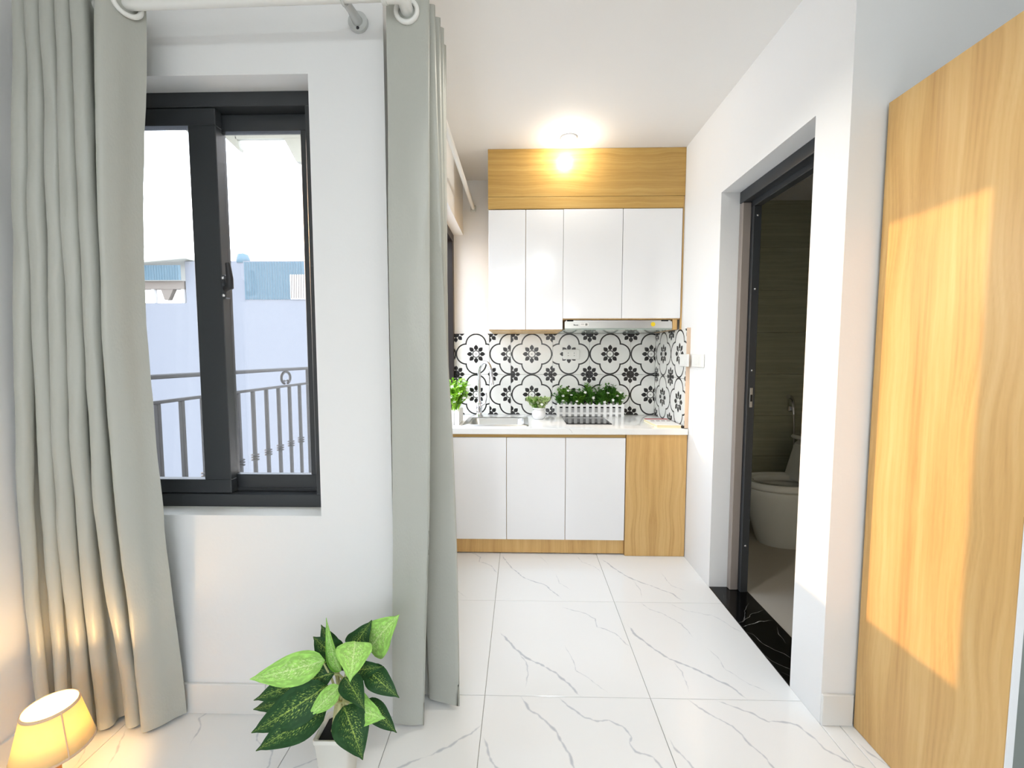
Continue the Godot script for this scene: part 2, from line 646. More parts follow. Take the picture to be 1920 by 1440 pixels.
# ------------------------------------------------------------------ room shell
func shell():
	var p := mat("wall_paint")
	var s := st_new()
	# window wall, opening x -1.45 .. -0.67, y 0.70 .. 2.117
	var zb := -1.57
	box(s, Vector3(LEFT - 0.15, -0.1, zb), Vector3(KLEFT, 0.70, NORTH))
	box(s, Vector3(LEFT - 0.15, 2.117, zb), Vector3(KLEFT, CEIL, NORTH))
	box(s, Vector3(LEFT - 0.15, 0.70, zb), Vector3(-1.45, 2.117, NORTH))
	box(s, Vector3(-0.67, 0.70, zb), Vector3(KLEFT, 2.117, NORTH))
	struct("wall_north", s, p, "plain white wall holding the window, behind the floor plant", "wall")
	s = st_new()
	box(s, Vector3(LEFT - 0.15, -0.1, NORTH), Vector3(LEFT, CEIL, SOUTH))
	struct("wall_west", s, p, "white side wall at the left edge, warmed by the table lamp", "wall")
	s = st_new()
	box(s, Vector3(LEFT - 0.15, -0.1, SOUTH), Vector3(RIGHT + 0.15, 0.85, SOUTH + 0.15))
	box(s, Vector3(LEFT - 0.15, 2.2, SOUTH), Vector3(RIGHT + 0.15, CEIL, SOUTH + 0.15))
	box(s, Vector3(LEFT - 0.15, 0.85, SOUTH), Vector3(-0.95, 2.2, SOUTH + 0.15))
	box(s, Vector3(1.05, 0.85, SOUTH), Vector3(RIGHT + 0.15, 2.2, SOUTH + 0.15))
	struct("wall_south", s, p, "white wall behind the camera with an unseen window opening that lights the room", "wall")
	unseen_south_window()
	s = st_new()
	box(s, Vector3(RIGHT, -0.1, NORTH), Vector3(RIGHT + 0.15, CEIL, SOUTH))
	struct("wall_east", s, p, "white wall behind the wardrobe", "wall")
	# kitchen left wall: window opening z -1.57 .. -3.15 over an unseen low wall, its height set to stop low sun
	s = st_new()
	box(s, Vector3(-0.63, 2.12, KBACK - 0.05), Vector3(KLEFT, CEIL, zb))
	box(s, Vector3(-0.63, -0.1, KBACK - 0.05), Vector3(KLEFT - 0.005, 0.76, zb))
	struct("wall_west_kitchen", s, p, "white wall round the window opening left of the kitchen", "wall")
	s = st_new()
	box(s, Vector3(-0.63, -0.1, KBACK - 0.2), Vector3(2.3, CEIL, KBACK - 0.012))
	kitchen_back = struct("wall_north_kitchen", s, p, "kitchen back wall, tiled between counter and cabinets", "wall")
	# wall with the bathroom door: opening z -2.217 .. -1.53, y 0 .. 2.058
	s = st_new()
	var xb := 1.185
	box(s, Vector3(DOORX, -0.1, KBACK - 0.012), Vector3(xb, CEIL, -2.217))
	box(s, Vector3(DOORX, -0.1, -1.53), Vector3(xb, CEIL, NORTH))
	box(s, Vector3(DOORX, 2.058, -2.217), Vector3(xb, CEIL, -1.53))
	kitchen_side = struct("wall_east_kitchen", s, p, "white sunlit wall with the bathroom doorway", "wall")
	# wall returning behind the wardrobe, and the bathroom's outer walls
	s = st_new()
	box(s, Vector3(xb, -0.1, NORTH - 0.1), Vector3(2.3, CEIL, NORTH))
	struct("wall_north_wardrobe", s, p, "white wall strip between bathroom doorway and wardrobe", "wall")
	s = st_new()
	box(s, Vector3(LEFT - 0.15, CEIL, zb), Vector3(RIGHT + 0.6, CEIL + 0.2, SOUTH + 0.15))
	box(s, Vector3(-0.63, CEIL, KBACK - 0.2), Vector3(2.3, CEIL + 0.2, zb))
	struct("ceiling", s, mat("ceiling_paint"), "smooth white ceiling over room and kitchen", "ceiling")
	# marble baseboards
	var base_m := simple("baseboard_stone", Color.WHITE, 0.2)
	base_m.albedo_texture = marble_texture(Color(0.90, 0.895, 0.88), Color(0.62, 0.61, 0.60), 77, 7, 3.5, 512)
	base_m.uv1_triplanar = true
	base_m.uv1_world_triplanar = true
	base_m.uv1_scale = Vector3.ONE * 1.1
	s = st_new()
	for e in [[LEFT + 0.01, -0.88], [-0.8785, KLEFT + 0.004]]:
		box(s, Vector3(e[0], 0.0, NORTH - 0.001), Vector3(e[1], 0.108, NORTH + 0.010), 0.002)
	struct("baseboard_north", s, base_m, "pale marble skirting under the window, behind the plant", "baseboard")
	s = st_new()
	box(s, Vector3(LEFT - 0.001, 0.0, NORTH + 0.010), Vector3(LEFT + 0.010, 0.108, SOUTH - 0.001), 0.002)
	struct("baseboard_west", s, base_m, "pale marble skirting on the left wall by the lamp", "baseboard")
	s = st_new()
	box(s, Vector3(DOORX, 0.0, NORTH - 0.001), Vector3(1.109, 0.108, NORTH + 0.010), 0.002)
	struct("baseboard_wardrobe", s, base_m, "short veined marble skirting beside the wardrobe foot", "baseboard")

var kitchen_back: MeshInstance3D
var kitchen_side: MeshInstance3D

func floor_tiles():
	var s := st_new()
	box(s, Vector3(LEFT - 0.15, -0.12, zmin()), Vector3(RIGHT + 0.15, -0.006, SOUTH + 0.15))
	var f := struct("floor", s, mat("grout"), "glossy white veined marble tile floor with thin joints", "floor")
	var V := {
		"0,0": [[8, 4, 25, 8, 31, 11, 36, 16, 41, 22, 45, 27, 49, 31, 54, 35, 60], [4, 12, 37, 15, 43, 16, 48, 15, 56], [4, 33, 5, 44, 10, 48, 14, 48, 20, 55, 24, 60, 34], [3, 32, 33, 34, 40, 35, 47, 40, 52, 45, 58]],
		"1,0": [[8, 2, 18, 4, 25, 10, 35, 14, 40, 22, 45, 27, 50, 32, 54, 35, 60], [4, 15, 41, 16, 47, 16, 52, 15, 57], [4, 13, 0, 16, 6, 22, 10, 27, 17, 29, 26], [3, 26, 0, 34, 7, 44, 10, 48, 15, 50, 20, 54, 23], [3, 32, 33, 34, 39, 34, 45, 39, 52, 45, 57]],
		"0,1": [[7, 13, 0, 16, 6, 19, 8, 23, 12, 26, 17, 28, 22, 29, 26, 33, 38], [6, 26, 0, 31, 5, 35, 9, 39, 10, 43, 10, 47, 12, 49, 16, 48, 18, 49, 21, 54, 23, 58, 30], [7, 1, 17, 3, 22, 4, 25, 6, 27, 14, 40]],
		"1,1": [[6, 13, 0, 16, 4, 20, 8, 24, 11, 26, 17, 28, 21, 29, 25, 33, 36], [6, 23, 0, 32, 5, 37, 9, 42, 9, 46, 10, 48, 15, 49, 19, 52, 22, 60, 27], [6, 1, 16, 2, 20, 4, 23, 5, 26, 10, 40]],
		"0,-1": [[6, 1, 11, 7, 26, 15, 38, 26, 45, 31, 53, 34, 58], [3, 47, 10, 50, 19, 57, 25, 59, 32], [3, 33, 33, 34, 43, 40, 50], [3, 24, 11, 28, 19, 29, 23]],
		"1,-1": [[7, 2, 15, 10, 31, 15, 38, 25, 46, 32, 52, 35, 59], [3, 15, 39, 16, 48, 15, 56], [3, 33, 30, 34, 44, 41, 50]],
		"-1,1": [[7, 44, 24, 50, 21, 53, 18, 57, 16, 60, 12], [6, 30, 31, 38, 27, 44, 24], [6, 3, 30, 6, 28, 9, 26, 14, 24]],
		"-2,1": [[6, 46, 15, 48, 20, 54, 22, 56, 25, 57, 28, 56, 33], [5, 26, 8, 23, 12, 26, 15, 28, 22], [5, 2, 17, 5, 22, 9, 30]],
	}
	var mats := {}
	for key in V:
		var m := StandardMaterial3D.new()
		m.resource_name = "floor_tile_" + str(mats.size())
		m.albedo_texture = floor_texture(V[key], 500 + mats.size() * 20)
		m.roughness = 0.09
		m.texture_repeat = false
		mats[key] = m
	# the pieces: 0.6 m tiles, rows counted from z = -2.063
	for i in range(-3, 4):
		for j in range(-2, 8):
			var x0 := -0.132 + i * 0.6
			var z0 := -2.063 + j * 0.6
			var x1 := x0 + 0.6
			var z1 := z0 + 0.6
			var lo := Vector2(maxf(x0, LEFT), maxf(z0, KBACK))
			var hi := Vector2(minf(x1, RIGHT), minf(z1, SOUTH))
			if lo.y < NORTH - 0.1 and hi.y <= NORTH - 0.05:
				lo.x = maxf(lo.x, KLEFT - 0.2)
				hi.x = minf(hi.x, DOORX)
			if hi.x - lo.x < 0.02 or hi.y - lo.y < 0.02:
				continue
			var rects := [[lo, hi]]
			if z0 < NORTH and z1 > NORTH:         # this row passes under the window wall
				rects = []
				var kx := Vector2(maxf(lo.x, KLEFT), minf(hi.x, DOORX))
				if kx.y - kx.x > 0.02:
					rects.append([Vector2(kx.x, lo.y), Vector2(kx.y, hi.y)])
					if lo.x < KLEFT:
						rects.append([Vector2(lo.x, NORTH), Vector2(KLEFT, hi.y)])
					if hi.x > DOORX:
						rects.append([Vector2(DOORX, NORTH), Vector2(hi.x, hi.y)])
				else:
					rects.append([Vector2(lo.x, NORTH), hi])
			var key := "%d,%d" % [i, j]
			if not mats.has(key):
				key = mats.keys()[posmod(i * 3 + j * 5, mats.size())]
			s = st_new()
			uvf = func(p: Vector3) -> Vector2: return Vector2((p.x - x0) / 0.6, (p.z - z0) / 0.6)
			for r in rects:
				var a: Vector2 = r[0]
				var b: Vector2 = r[1]
				box(s, Vector3(a.x + 0.0009, -0.0055, a.y + 0.0009), Vector3(b.x - 0.0009, 0.0, b.y - 0.0009), 0.0009)
			uvf = null
			part("floor_tile", s, mats[key], f)

func zmin() -> float:
	return KBACK - 0.012

# ------------------------------------------------------------------ printed wall tiles
func pattern_texture() -> ImageTexture:
	var n := 320
	var im := Image.create(n, n, false, Image.FORMAT_RGB8)
	var white := Color(0.925, 0.925, 0.905)
	var ink := Color(0.045, 0.04, 0.045)
	for y in n:
		for x in n:
			var p := Vector2((x + 0.5) / n * 2.0 - 1.0, (y + 0.5) / n * 2.0 - 1.0)
			var d := 9.0
			for c in [Vector2(0.48, 0), Vector2(-0.48, 0), Vector2(0, 0.48), Vector2(0, -0.48)]:
				d = minf(d, p.distance_to(c) - 0.492)
			var e := absf(d) - 0.031
			e = minf(e, absf(p.length() - 0.165) - 0.02)
			e = minf(e, petals(p, 0.19, 0.45))
			var q := Vector2(1.0 - absf(p.x), 1.0 - absf(p.y))
			e = minf(e, q.length() - 0.19)
			e = minf(e, petals(q, 0.19, 0.43))
			im.set_pixel(x, y, white.lerp(ink, clampf(0.5 - e * n * 0.35, 0.0, 1.0)))
	return tex(im)

func petals(p: Vector2, r0: float, r1: float) -> float:
	var a := fposmod(p.angle() + PI / 8.0, PI / 4.0) - PI / 8.0
	var r := p.length()
	var along := r * cos(a)
	var t := (along - r0) / (r1 - r0)
	if t < 0.0 or t > 1.0:
		return 0.05
	return absf(r * sin(a)) - 0.100 * pow(sin(PI * pow(t, 0.85)), 0.8)

func backsplash():
	var m := simple("patterned_tile", Color.WHITE, 0.22)
	m.albedo_texture = pattern_texture()
	m.texture_repeat = false
	var rows := [[0.797, 1.0965], [1.0985, 1.400]]
	# [left, right, where the print starts]
	var cols := [[-0.60, -0.492, -0.79], [-0.490, -0.241, -0.490], [-0.239, -0.081, -0.239], [-0.079, 0.229, -0.075], [0.231, 0.502, 0.200], [0.504, 0.803, 0.503], [0.805, 0.986, 0.805]]
	for r in rows:
		for c in cols:
			var s := st_new()
			var y0: float = r[0]
			var u0: float = c[2]
			uvf = func(p: Vector3) -> Vector2: return Vector2((p.x - u0) / 0.302, 1.0 - (p.y - y0) / 0.302)
			box(s, Vector3(c[0], r[0], KBACK - 0.012), Vector3(c[1], r[1], KBACK), 0.001)
			part("wall_tile", s, m, kitchen_back)
		for c in [[-3.15, -3.127, -3.42], [-3.125, -2.827, -3.126], [-2.825, -2.562, -2.826]]:
			var s := st_new()
			var y0: float = r[0]
			var u0: float = c[2]
			uvf = func(p: Vector3) -> Vector2: return Vector2((p.z - u0) / 0.302, 1.0 - (p.y - y0) / 0.302)
			box(s, Vector3(0.987, r[0], c[0]), Vector3(DOORX + 0.001, r[1], c[1]), 0.001)
			part("wall_tile", s, m, kitchen_side)
	uvf = null
	var s := st_new()
	box(s, Vector3(0.985, 0.80, -2.562), Vector3(DOORX + 0.002, 1.404, -2.556), 0.001)
	part("tile_edge_strip", s, mat("beige_trim"), kitchen_side)

# ------------------------------------------------------------------ window of the room
func bar(s: SurfaceTool, x0: float, x1: float, y0: float, y1: float, z0: float, z1: float, r := 0.002):
	box(s, Vector3(minf(x0, x1), minf(y0, y1), minf(z0, z1)), Vector3(maxf(x0, x1), maxf(y0, y1), maxf(z0, z1)), r)

func window_room():
	var w := thing("window_1", "black framed sliding window with two sashes beside the left curtain", "window", Vector3(-1.06, 0.70, -1.49), "", "structure")
	var bk := mat("black_metal")
	var s := st_new()
	var X0 := -1.45
	var X1 := -0.67
	bar(s, X0, X1, 2.07, 2.117, -1.54, -1.452)
	bar(s, X0, X1, 0.70, 0.745, -1.54, -1.452)
	bar(s, X0, X0 + 0.045, 0.745, 2.07, -1.54, -1.452)
	bar(s, X1 - 0.055, X1, 0.745, 2.07, -1.54, -1.452)
	bar(s, X0 + 0.045, X1 - 0.055, 0.745, 0.757, -1.498, -1.49)
	part("window_frame", s, bk, w, true)
	# front sash, on the left
	s = st_new()
	bar(s, -1.405, -1.033, 2.012, 2.068, -1.489, -1.456)
	bar(s, -1.405, -1.033, 0.748, 0.797, -1.489, -1.456)
	bar(s, -1.405, -1.345, 0.797, 2.012, -1.489, -1.456)
	bar(s, -1.128, -1.033, 0.797, 2.012, -1.489, -1.456)
	var sash := part("sash", s, bk, w, true)
	s = st_new()
	bar(s, -1.345, -1.128, 0.797, 2.012, -1.475, -1.470, 0.0)
	part("pane", s, mat("window_glass"), sash, true).position = Vector3.ZERO
	# rear sash, on the right
	s = st_new()
	bar(s, -1.10, -0.725, 2.012, 2.068, -1.525, -1.496)
	bar(s, -1.10, -0.725, 0.748, 0.805, -1.525, -1.496)
	bar(s, -1.10, -1.045, 0.805, 2.012, -1.525, -1.496)
	bar(s, -0.765, -0.725, 0.805, 2.012, -1.525, -1.496)
	sash = part("sash", s, bk, w, true)
	s = st_new()
	bar(s, -1.045, -0.765, 0.805, 2.012, -1.513, -1.508, 0.0)
	part("pane", s, mat("window_glass"), sash, true).position = Vector3.ZERO
	# crescent latch on the meeting stile
	s = st_new()
	bar(s, -1.034, -1.020, 1.435, 1.515, -1.478, -1.452, 0.003)
	var latch := part("latch", s, bk, w, true, "black crescent latch with steel screws")
	s = st_new()
	tube(s, [Vector3(-1.019, 1.466, -1.45), Vector3(-1.000, 1.472, -1.446), Vector3(-0.998, 1.50, -1.445), Vector3(-1.003, 1.552, -1.446)], [0.010, 0.013, 0.011, 0.008], 10)
	part("latch_lever", s, mat("ink_dark"), latch).position = Vector3.ZERO
	s = st_new()
	for y in [1.445, 1.504]:
		lathe(s, [[0.006, 0.0], [0.005, 0.003], [0.0, 0.004]], Vector3(-1.027, y, -1.452), 10, true, Basis(Vector3.RIGHT, PI / 2))
	part("latch_screws", s, mat("chrome"), latch).position = Vector3.ZERO
	s = st_new()
	bar(s, -1.45, -0.672, 0.6985, 0.7005, -1.452, -1.3705, 0.0)
	part("window_sill", s, mat("white_plastic"), w, true, "white window sill")

func unseen_south_window():  # out of view; placed to send daylight onto surfaces facing the camera
	var w := thing("window_3", "unseen wide window behind the camera, placed to light the room from the front", "window", Vector3(0.05, 0.85, SOUTH + 0.08), "", "structure")
	var s := st_new()
	bar(s, -0.95, 1.05, 2.15, 2.2, SOUTH + 0.05, SOUTH + 0.11)
	bar(s, -0.95, 1.05, 0.85, 0.90, SOUTH + 0.05, SOUTH + 0.11)
	for x in [-0.95, 0.025, 1.0]:
		bar(s, x, x + 0.05, 0.90, 2.15, SOUTH + 0.05, SOUTH + 0.11)
	part("window_frame", s, mat("black_metal"), w, true)
	for x in [-0.90, 0.075]:
		s = st_new()
		bar(s, x, x + 0.925, 0.90, 2.15, SOUTH + 0.078, SOUTH + 0.083, 0.0)
		part("pane", s, mat("window_glass"), w, true)

func kitchen_window():
	var w := thing("window_2", "dark framed window opening left of the kitchen counter", "window", Vector3(-0.53, 0.76, -2.3), "", "structure")
	var bk := simple("window_frame_dark", Color(0.13, 0.10, 0.09), 0.4)
	var s := st_new()
	bar(s, -0.56, -0.50, 2.065, 2.12, -3.16, -1.57)
	bar(s, -0.56, -0.50, 0.81, 2.065, -1.62, -1.57)
	bar(s, -0.56, -0.50, 0.81, 2.065, -3.16, -3.105)
	bar(s, -0.56, -0.50, 0.755, 0.81, -3.16, -1.57)
	part("window_frame", s, bk, w, true)

# ------------------------------------------------------------------ bathroom
func bathroom():
	var s := st_new()
	var fz := -0.03
	box(s, Vector3(1.185, -0.12, KBACK), Vector3(2.2, fz - 0.006, NORTH - 0.1))
	var f := struct("floor_bathroom", s, mat("grout"), "dark wood look tile floor of the bathroom", "floor")
	for i in 2:
		for j in 6:
			s = st_new()
			var z0 := -3.15 + j * 0.3
			box(s, Vector3(1.185 + i * 0.6 + 0.001, fz - 0.006, z0 + 0.001), Vector3(minf(1.185 + i * 0.6 + 0.599, 2.1), fz, minf(z0 + 0.299, -1.472)), 0.001)
			part("floor_tile", s, mat("bath_floor"), f)
	s = st_new()
	box(s, Vector3(2.092, -0.1, KBACK - 0.012), Vector3(2.3, CEIL, NORTH - 0.1))
	var we := struct("wall_east_bathroom", s, mat("grout"), "tiled bathroom wall behind the toilet tank", "wall")
	for j in 9:
		var y0 := fz + j * 0.3045 - 0.085
		var y1 := minf(y0 + 0.3025, 2.37)
		y0 = maxf(y0, fz)
		for k in 3:
			s = st_new()
			box(s, Vector3(2.08, y0, -3.15 + k * 0.6 + 0.001), Vector3(2.092, y1, minf(-3.15 + k * 0.6 + 0.599, -1.472)), 0.001)
			part("wall_tile", s, mat("bath_tile"), we)
		for k in 2:
			s = st_new()
			var x0 := 1.19 if k == 0 else 1.481
			box(s, Vector3(x0, y0, KBACK - 0.012), Vector3(1.479 if k == 0 else 2.079, y1, KBACK), 0.001)
			part("wall_tile_bathroom", s, mat("bath_tile"), kitchen_back)
	s = st_new()
	box(s, Vector3(1.185, 2.355, KBACK), Vector3(2.08, 2.42, NORTH - 0.1))
	var c := struct("ceiling_bathroom", s, mat("grout"), "dropped panel ceiling of the bathroom", "ceiling")
	for i in 2:
		for j in 3:
			s = st_new()
			box(s, Vector3(1.187 + i * 0.6, 2.345, -3.149 + j * 0.6), Vector3(minf(1.187 + i * 0.6 + 0.596, 2.079), 2.356, minf(-3.149 + j * 0.6 + 0.596, -1.472)), 0.002)
			part("ceiling_panel", s, mat("concrete"), c)
	# vent grille on the bathroom ceiling
	var v := thing("ceiling_vent", "cream exhaust vent on the bathroom ceiling", "vent", Vector3(1.55, 2.345, -2.75))
	s = st_new()
	box(s, Vector3(-0.12, -0.012, -0.12), Vector3(0.12, 0.0, 0.12), 0.004)
	part("vent_frame", s, mat("vent_cream"), v)
	for k in 5:
		s = st_new()
		box(s, Vector3(-0.1, -0.018, -0.09 + k * 0.04), Vector3(0.1, -0.0122, -0.07 + k * 0.04), 0.002)
		part("vent_slat", s, mat("vent_cream"), v)
	# door frame
	var d := thing("door_1", "black metal frame of the bathroom doorway", "door", Vector3(1.13, 0, -1.87), "", "structure")
	s = st_new()
	bar(s, 1.100, 1.145, 2.0, 2.058, -2.217, -1.53)
	bar(s, 1.100, 1.145, 0.0, 2.0, -1.575, -1.53)
	part("frame_outer", s, mat("black_metal"), d, true)
	s = st_new()
	bar(s, 1.100, 1.145, 0.0, 2.0, -2.217, -2.185, 0.004)
	part("jamb", s, mat("brown_metal"), d, true, "brown grey door jamb")
	s = st_new()
	bar(s, 1.145, 1.184, 1.975, 2.058, -2.217, -1.53)
	bar(s, 1.145, 1.184, 0.0, 1.975, -2.217, -2.165)
	bar(s, 1.145, 1.184, 0.0, 1.975, -1.60, -1.53)
	var st := part("frame_stop", s, mat("black_metal"), d, true)
	s = st_new()
	bar(s, 1.158, 1.172, 0.975, 1.075, -2.1655, -2.163, 0.001)
	part("strike_plate", s, mat("steel"), st, true).position = Vector3.ZERO
	s = st_new()
	bar(s, 1.160, 1.170, 1.005, 1.040, -2.1635, -2.1625, 0.0)
	part("strike_hole", s, mat("dark_gap"), st, true).position = Vector3.ZERO
	s = st_new()
	for y in [0.25, 1.163, 1.57, 1.93]:
		lathe(s, [[0.0055, 0.0], [0.004, 0.002], [0.0, 0.0025]], Vector3(1.165, y, -2.165), 10, true, Basis(Vector3.RIGHT, PI / 2))
	part("frame_screws", s, mat("chrome"), st, true).position = Vector3.ZERO
	s = st_new()
	uvf = func(p: Vector3) -> Vector2: return Vector2((p.z + 2.217) / 0.687, (p.x - 1.0) / 0.2)
	bar(s, DOORX + 0.001, 1.19, -0.1, 0.0005, -2.217, -1.53, 0.001)
	uvf = null
	part("threshold", s, mat("black_marble"), d, true, "black marble threshold with white veins")
	toilet()
	# hand spray on the back wall
	var h := thing("hand_spray", "chrome hand spray hanging on the bathroom wall above the toilet", "sprayer", Vector3(1.97, 0.86, KBACK))
	s = st_new()
	box(s, Vector3(-0.014, -0.03, 0.0), Vector3(0.014, 0.01, 0.03), 0.004)
	part("holder", s, mat("chrome"), h)
	s = st_new()
	tube(s, [Vector3(0.012, -0.05, 0.045), Vector3(0.008, 0.0, 0.045), Vector3(-0.003, 0.05, 0.05), Vector3(-0.02, 0.075, 0.062), Vector3(-0.05, 0.085, 0.075)], [0.009, 0.011, 0.012, 0.013, 0.017], 12)
	part("spray_head", s, mat("chrome"), h)
	s = st_new()
	tube(s, [Vector3(0.012, -0.05, 0.045), Vector3(0.022, -0.15, 0.04), Vector3(0.03, -0.28, 0.035), Vector3(0.045, -0.42, 0.03), Vector3(0.08, -0.55, 0.03), Vector3(0.10, -0.62, 0.0)], 0.006, 8)
	part("hose", s, mat("steel"), h)

func oval(cx: float, cz: float, a_front: float, a_back: float, b: float, y: float, e := 2.3) -> Array:
	# egg outline: front towards -x
	var r := []
	for k in 36:
		var t := TAU * k / 36.0
		var ct := cos(t)
		var sn := sin(t)
		var px := signf(ct) * pow(absf(ct), 2.0 / e)
		var pz := signf(sn) * pow(absf(sn), 2.0 / e)
		r.append(Vector3(cx + px * (a_back if px > 0 else a_front), y, cz + pz * b))
	return r

func toilet():
	var base := Vector3(1.80, -0.03, -2.80)
	var t := thing("toilet", "white one-piece toilet with open seat in the dark bathroom", "toilet", base)
	var z := -2.80
	var s := st_new()
	var rings := [oval(1.80, z, 0.20, 0.26, 0.115, -0.03), oval(1.79, z, 0.215, 0.27, 0.125, 0.03), oval(1.78, z, 0.235, 0.28, 0.145, 0.14), oval(1.77, z, 0.265, 0.29, 0.168, 0.25), oval(1.765, z, 0.283, 0.295, 0.182, 0.33), oval(1.765, z, 0.288, 0.295, 0.185, 0.365), oval(1.765, z, 0.286, 0.295, 0.184, 0.372), oval(1.765, z, 0.255, 0.26, 0.150, 0.372), oval(1.75, z, 0.20, 0.15, 0.115, 0.365), oval(1.75, z, 0.17, 0.12, 0.09, 0.28), oval(1.75, z, 0.08, 0.06, 0.045, 0.21)]
	loft(s, rings, false, true, true)
	part("bowl", s, mat("porcelain"), t, true)
	s = st_new()
	rings = [oval(1.765, z, 0.21, 0.14, 0.115, 0.376), oval(1.765, z, 0.284, 0.27, 0.183, 0.376), oval(1.765, z, 0.290, 0.27, 0.188, 0.384), oval(1.765, z, 0.288, 0.27, 0.186, 0.410), oval(1.765, z, 0.276, 0.262, 0.176, 0.420), oval(1.765, z, 0.225, 0.16, 0.128, 0.418), oval(1.765, z, 0.208, 0.14, 0.113, 0.408), oval(1.765, z, 0.208, 0.14, 0.113, 0.376)]
	loft(s, rings)
	part("seat", s, mat("porcelain"), t, true)
	s = st_new()
	box(s, Vector3(1.90, 0.36, z - 0.185), Vector3(2.079, 0.66, z + 0.185), 0.03)
	prism(s, PackedVector2Array([Vector2(1.84, 0.40), Vector2(1.99, 0.40), Vector2(1.99, 0.62), Vector2(1.90, 0.62)]), 2, z - 0.16, z + 0.16)
	part("tank", s, mat("porcelain"), t, true)
	s = st_new()
	box(s, Vector3(1.89, 0.661, z - 0.19), Vector3(2.079, 0.69, z + 0.19), 0.01)
	part("tank_lid", s, mat("porcelain"), t, true)
	s = st_new()
	lathe(s, [[0.025, 0.0], [0.025, 0.006], [0.0, 0.008]], Vector3(1.985, 0.69, z), 20)
	part("flush_button", s, mat("chrome"), t, true)

# ------------------------------------------------------------------ balcony and what is seen beyond
func outside():
	var s := st_new()
	box(s, Vector3(-2.0, -0.22, -3.9), Vector3(-0.63, -0.06, -1.57))
	struct("trim_1", s, mat("concrete"), "pale balcony slab outside the window", "balcony floor")
	var r := thing("balcony_railing", "dark wrought iron balcony railing seen through the window", "railing", Vector3(-1.9, -0.06, -2.6))
	var ir := mat("rail_iron")
	s = st_new()
	box(s, Vector3(-1.92, 1.115, -3.75), Vector3(-1.88, 1.14, -1.56), 0.006)
	part("top_rail", s, ir, r, true)
	s = st_new()
	box(s, Vector3(-1.912, 0.985, -3.75), Vector3(-1.888, 1.003, -1.56), 0.003)
	part("middle_rail", s, ir, r, true)
	s = st_new()
	box(s, Vector3(-1.912, 0.10, -3.75), Vector3(-1.888, 0.118, -1.56), 0.003)
	part("bottom_rail", s, ir, r, true)
	for z in [-3.735, -1.60]:
		s = st_new()
		box(s, Vector3(-1.922, -0.06, z - 0.02), Vector3(-1.878, 1.114, z + 0.02), 0.004)
		part("post", s, ir, r, true)
	for k in 13:
		var z := -3.565 + k * 0.157
		s = st_new()
		box(s, Vector3(-1.911, 0.118, z - 0.011), Vector3(-1.889, 0.985, z + 0.011), 0.002)
		var b := part("baluster", s, ir, r, true)
		s = st_new()
		for dy in [-0.018, 0.0, 0.018]:
			lathe(s, [[0.010, -0.007], [0.026, -0.003], [0.026, 0.003], [0.010, 0.007]], Vector3(-1.9, 0.515 + dy, z), 12)
		part("collar", s, ir, b).position = Vector3.ZERO
	for z in [-3.364, -2.678, -1.99]:
		s = st_new()
		var pts := []
		for k in 25:
			var t := -PI / 2 + 0.35 + (TAU - 0.7) * k / 24.0
			pts.append(Vector3(-1.9, 1.06 + 0.048 * sin(t), z + 0.064 * cos(t)))
		for e in [[0, 1.0], [24, -1.0]]:
			var curl := []
			for k in 8:
				var t := k / 7.0 * 4.2
				var c: Vector3 = pts[e[0]]
				curl.append(Vector3(-1.9, c.y + 0.012 - 0.012 * cos(t), c.z + e[1] * 0.012 * sin(t)))
			tube(s, curl, 0.006, 8)
		tube(s, pts, 0.010, 8)
		part("scroll_ring", s, ir, r, true)
	# neighbouring house with a corrugated lean-to
	var h := thing("neighbour_house", "pale rendered house wall with blue corrugated cladding beyond the balcony", "building", Vector3(-5.4, -6.0, -8.2))
	s = st_new()
	box(s, Vector3(-6.38, -6.0, -8.6), Vector3(-2.6, 3.02, -8.0))
	box(s, Vector3(-10.0, -6.0, -8.6), Vector3(-6.38, 2.24, -8.0))
	part("wall", s, mat("render_white"), h, true)
	part("corrugated_panel", corrugated(-5.24, -4.1, 2.30, 3.0, -7.99), mat("sheet_blue"), h, true, "blue corrugated metal cladding over the house wall")
	part("corrugated_panel", corrugated(-9.0, -6.40, 2.655, 2.93, -7.9), mat("sheet_blue"), h, true, "narrow blue corrugated strip under the lean-to roof")
	s = st_new()
	prism(s, PackedVector2Array([Vector2(-9.2, 2.80), Vector2(-6.25, 3.04), Vector2(-6.25, 3.07), Vector2(-9.2, 2.83)]), 2, -9.6, -7.85)
	part("lean_to_roof", s, mat("eave_sheet"), h, true)
	s = st_new()
	box(s, Vector3(-9.0, 2.50, -8.1), Vector3(-6.40, 2.652, -7.98))
	prism(s, PackedVector2Array([Vector2(-6.86, 2.5), Vector2(-6.62, 2.5), Vector2(-6.72, 2.30), Vector2(-6.80, 2.30)]), 2, -8.08, -7.99)
	part("beam", s, mat("sheet_dark"), h, true)
	for x in [-8.6, -7.03, -6.45]:
		s = st_new()
		box(s, Vector3(x - 0.03, 2.24, -8.07), Vector3(x + 0.03, 2.5, -8.0))
		part("post", s, mat("concrete"), h, true)
	s = st_new()
	for k in 6:
		tube(s, [Vector3(-4.34 + k * 0.045, 2.32, -7.97), Vector3(-4.34 + k * 0.045 + 0.02, 2.76, -7.97)], 0.008, 6)
	part("window_bars", s, mat("sheet_dark"), h, true)
	s = st_new()
	box(s, Vector3(-4.36, 2.30, -7.985), Vector3(-4.08, 2.76, -7.975), 0.0)
	part("window_opening", s, mat("concrete"), h, true)
	s = st_new()
	lathe(s, [[0.0, 0.2], [0.09, 0.17], [0.12, 0.08], [0.12, 0.0], [0.0, 0.0]], Vector3(-5.32, 2.99, -8.1), 16)
	part("water_tank", s, mat("sheet_blue"), h, true)
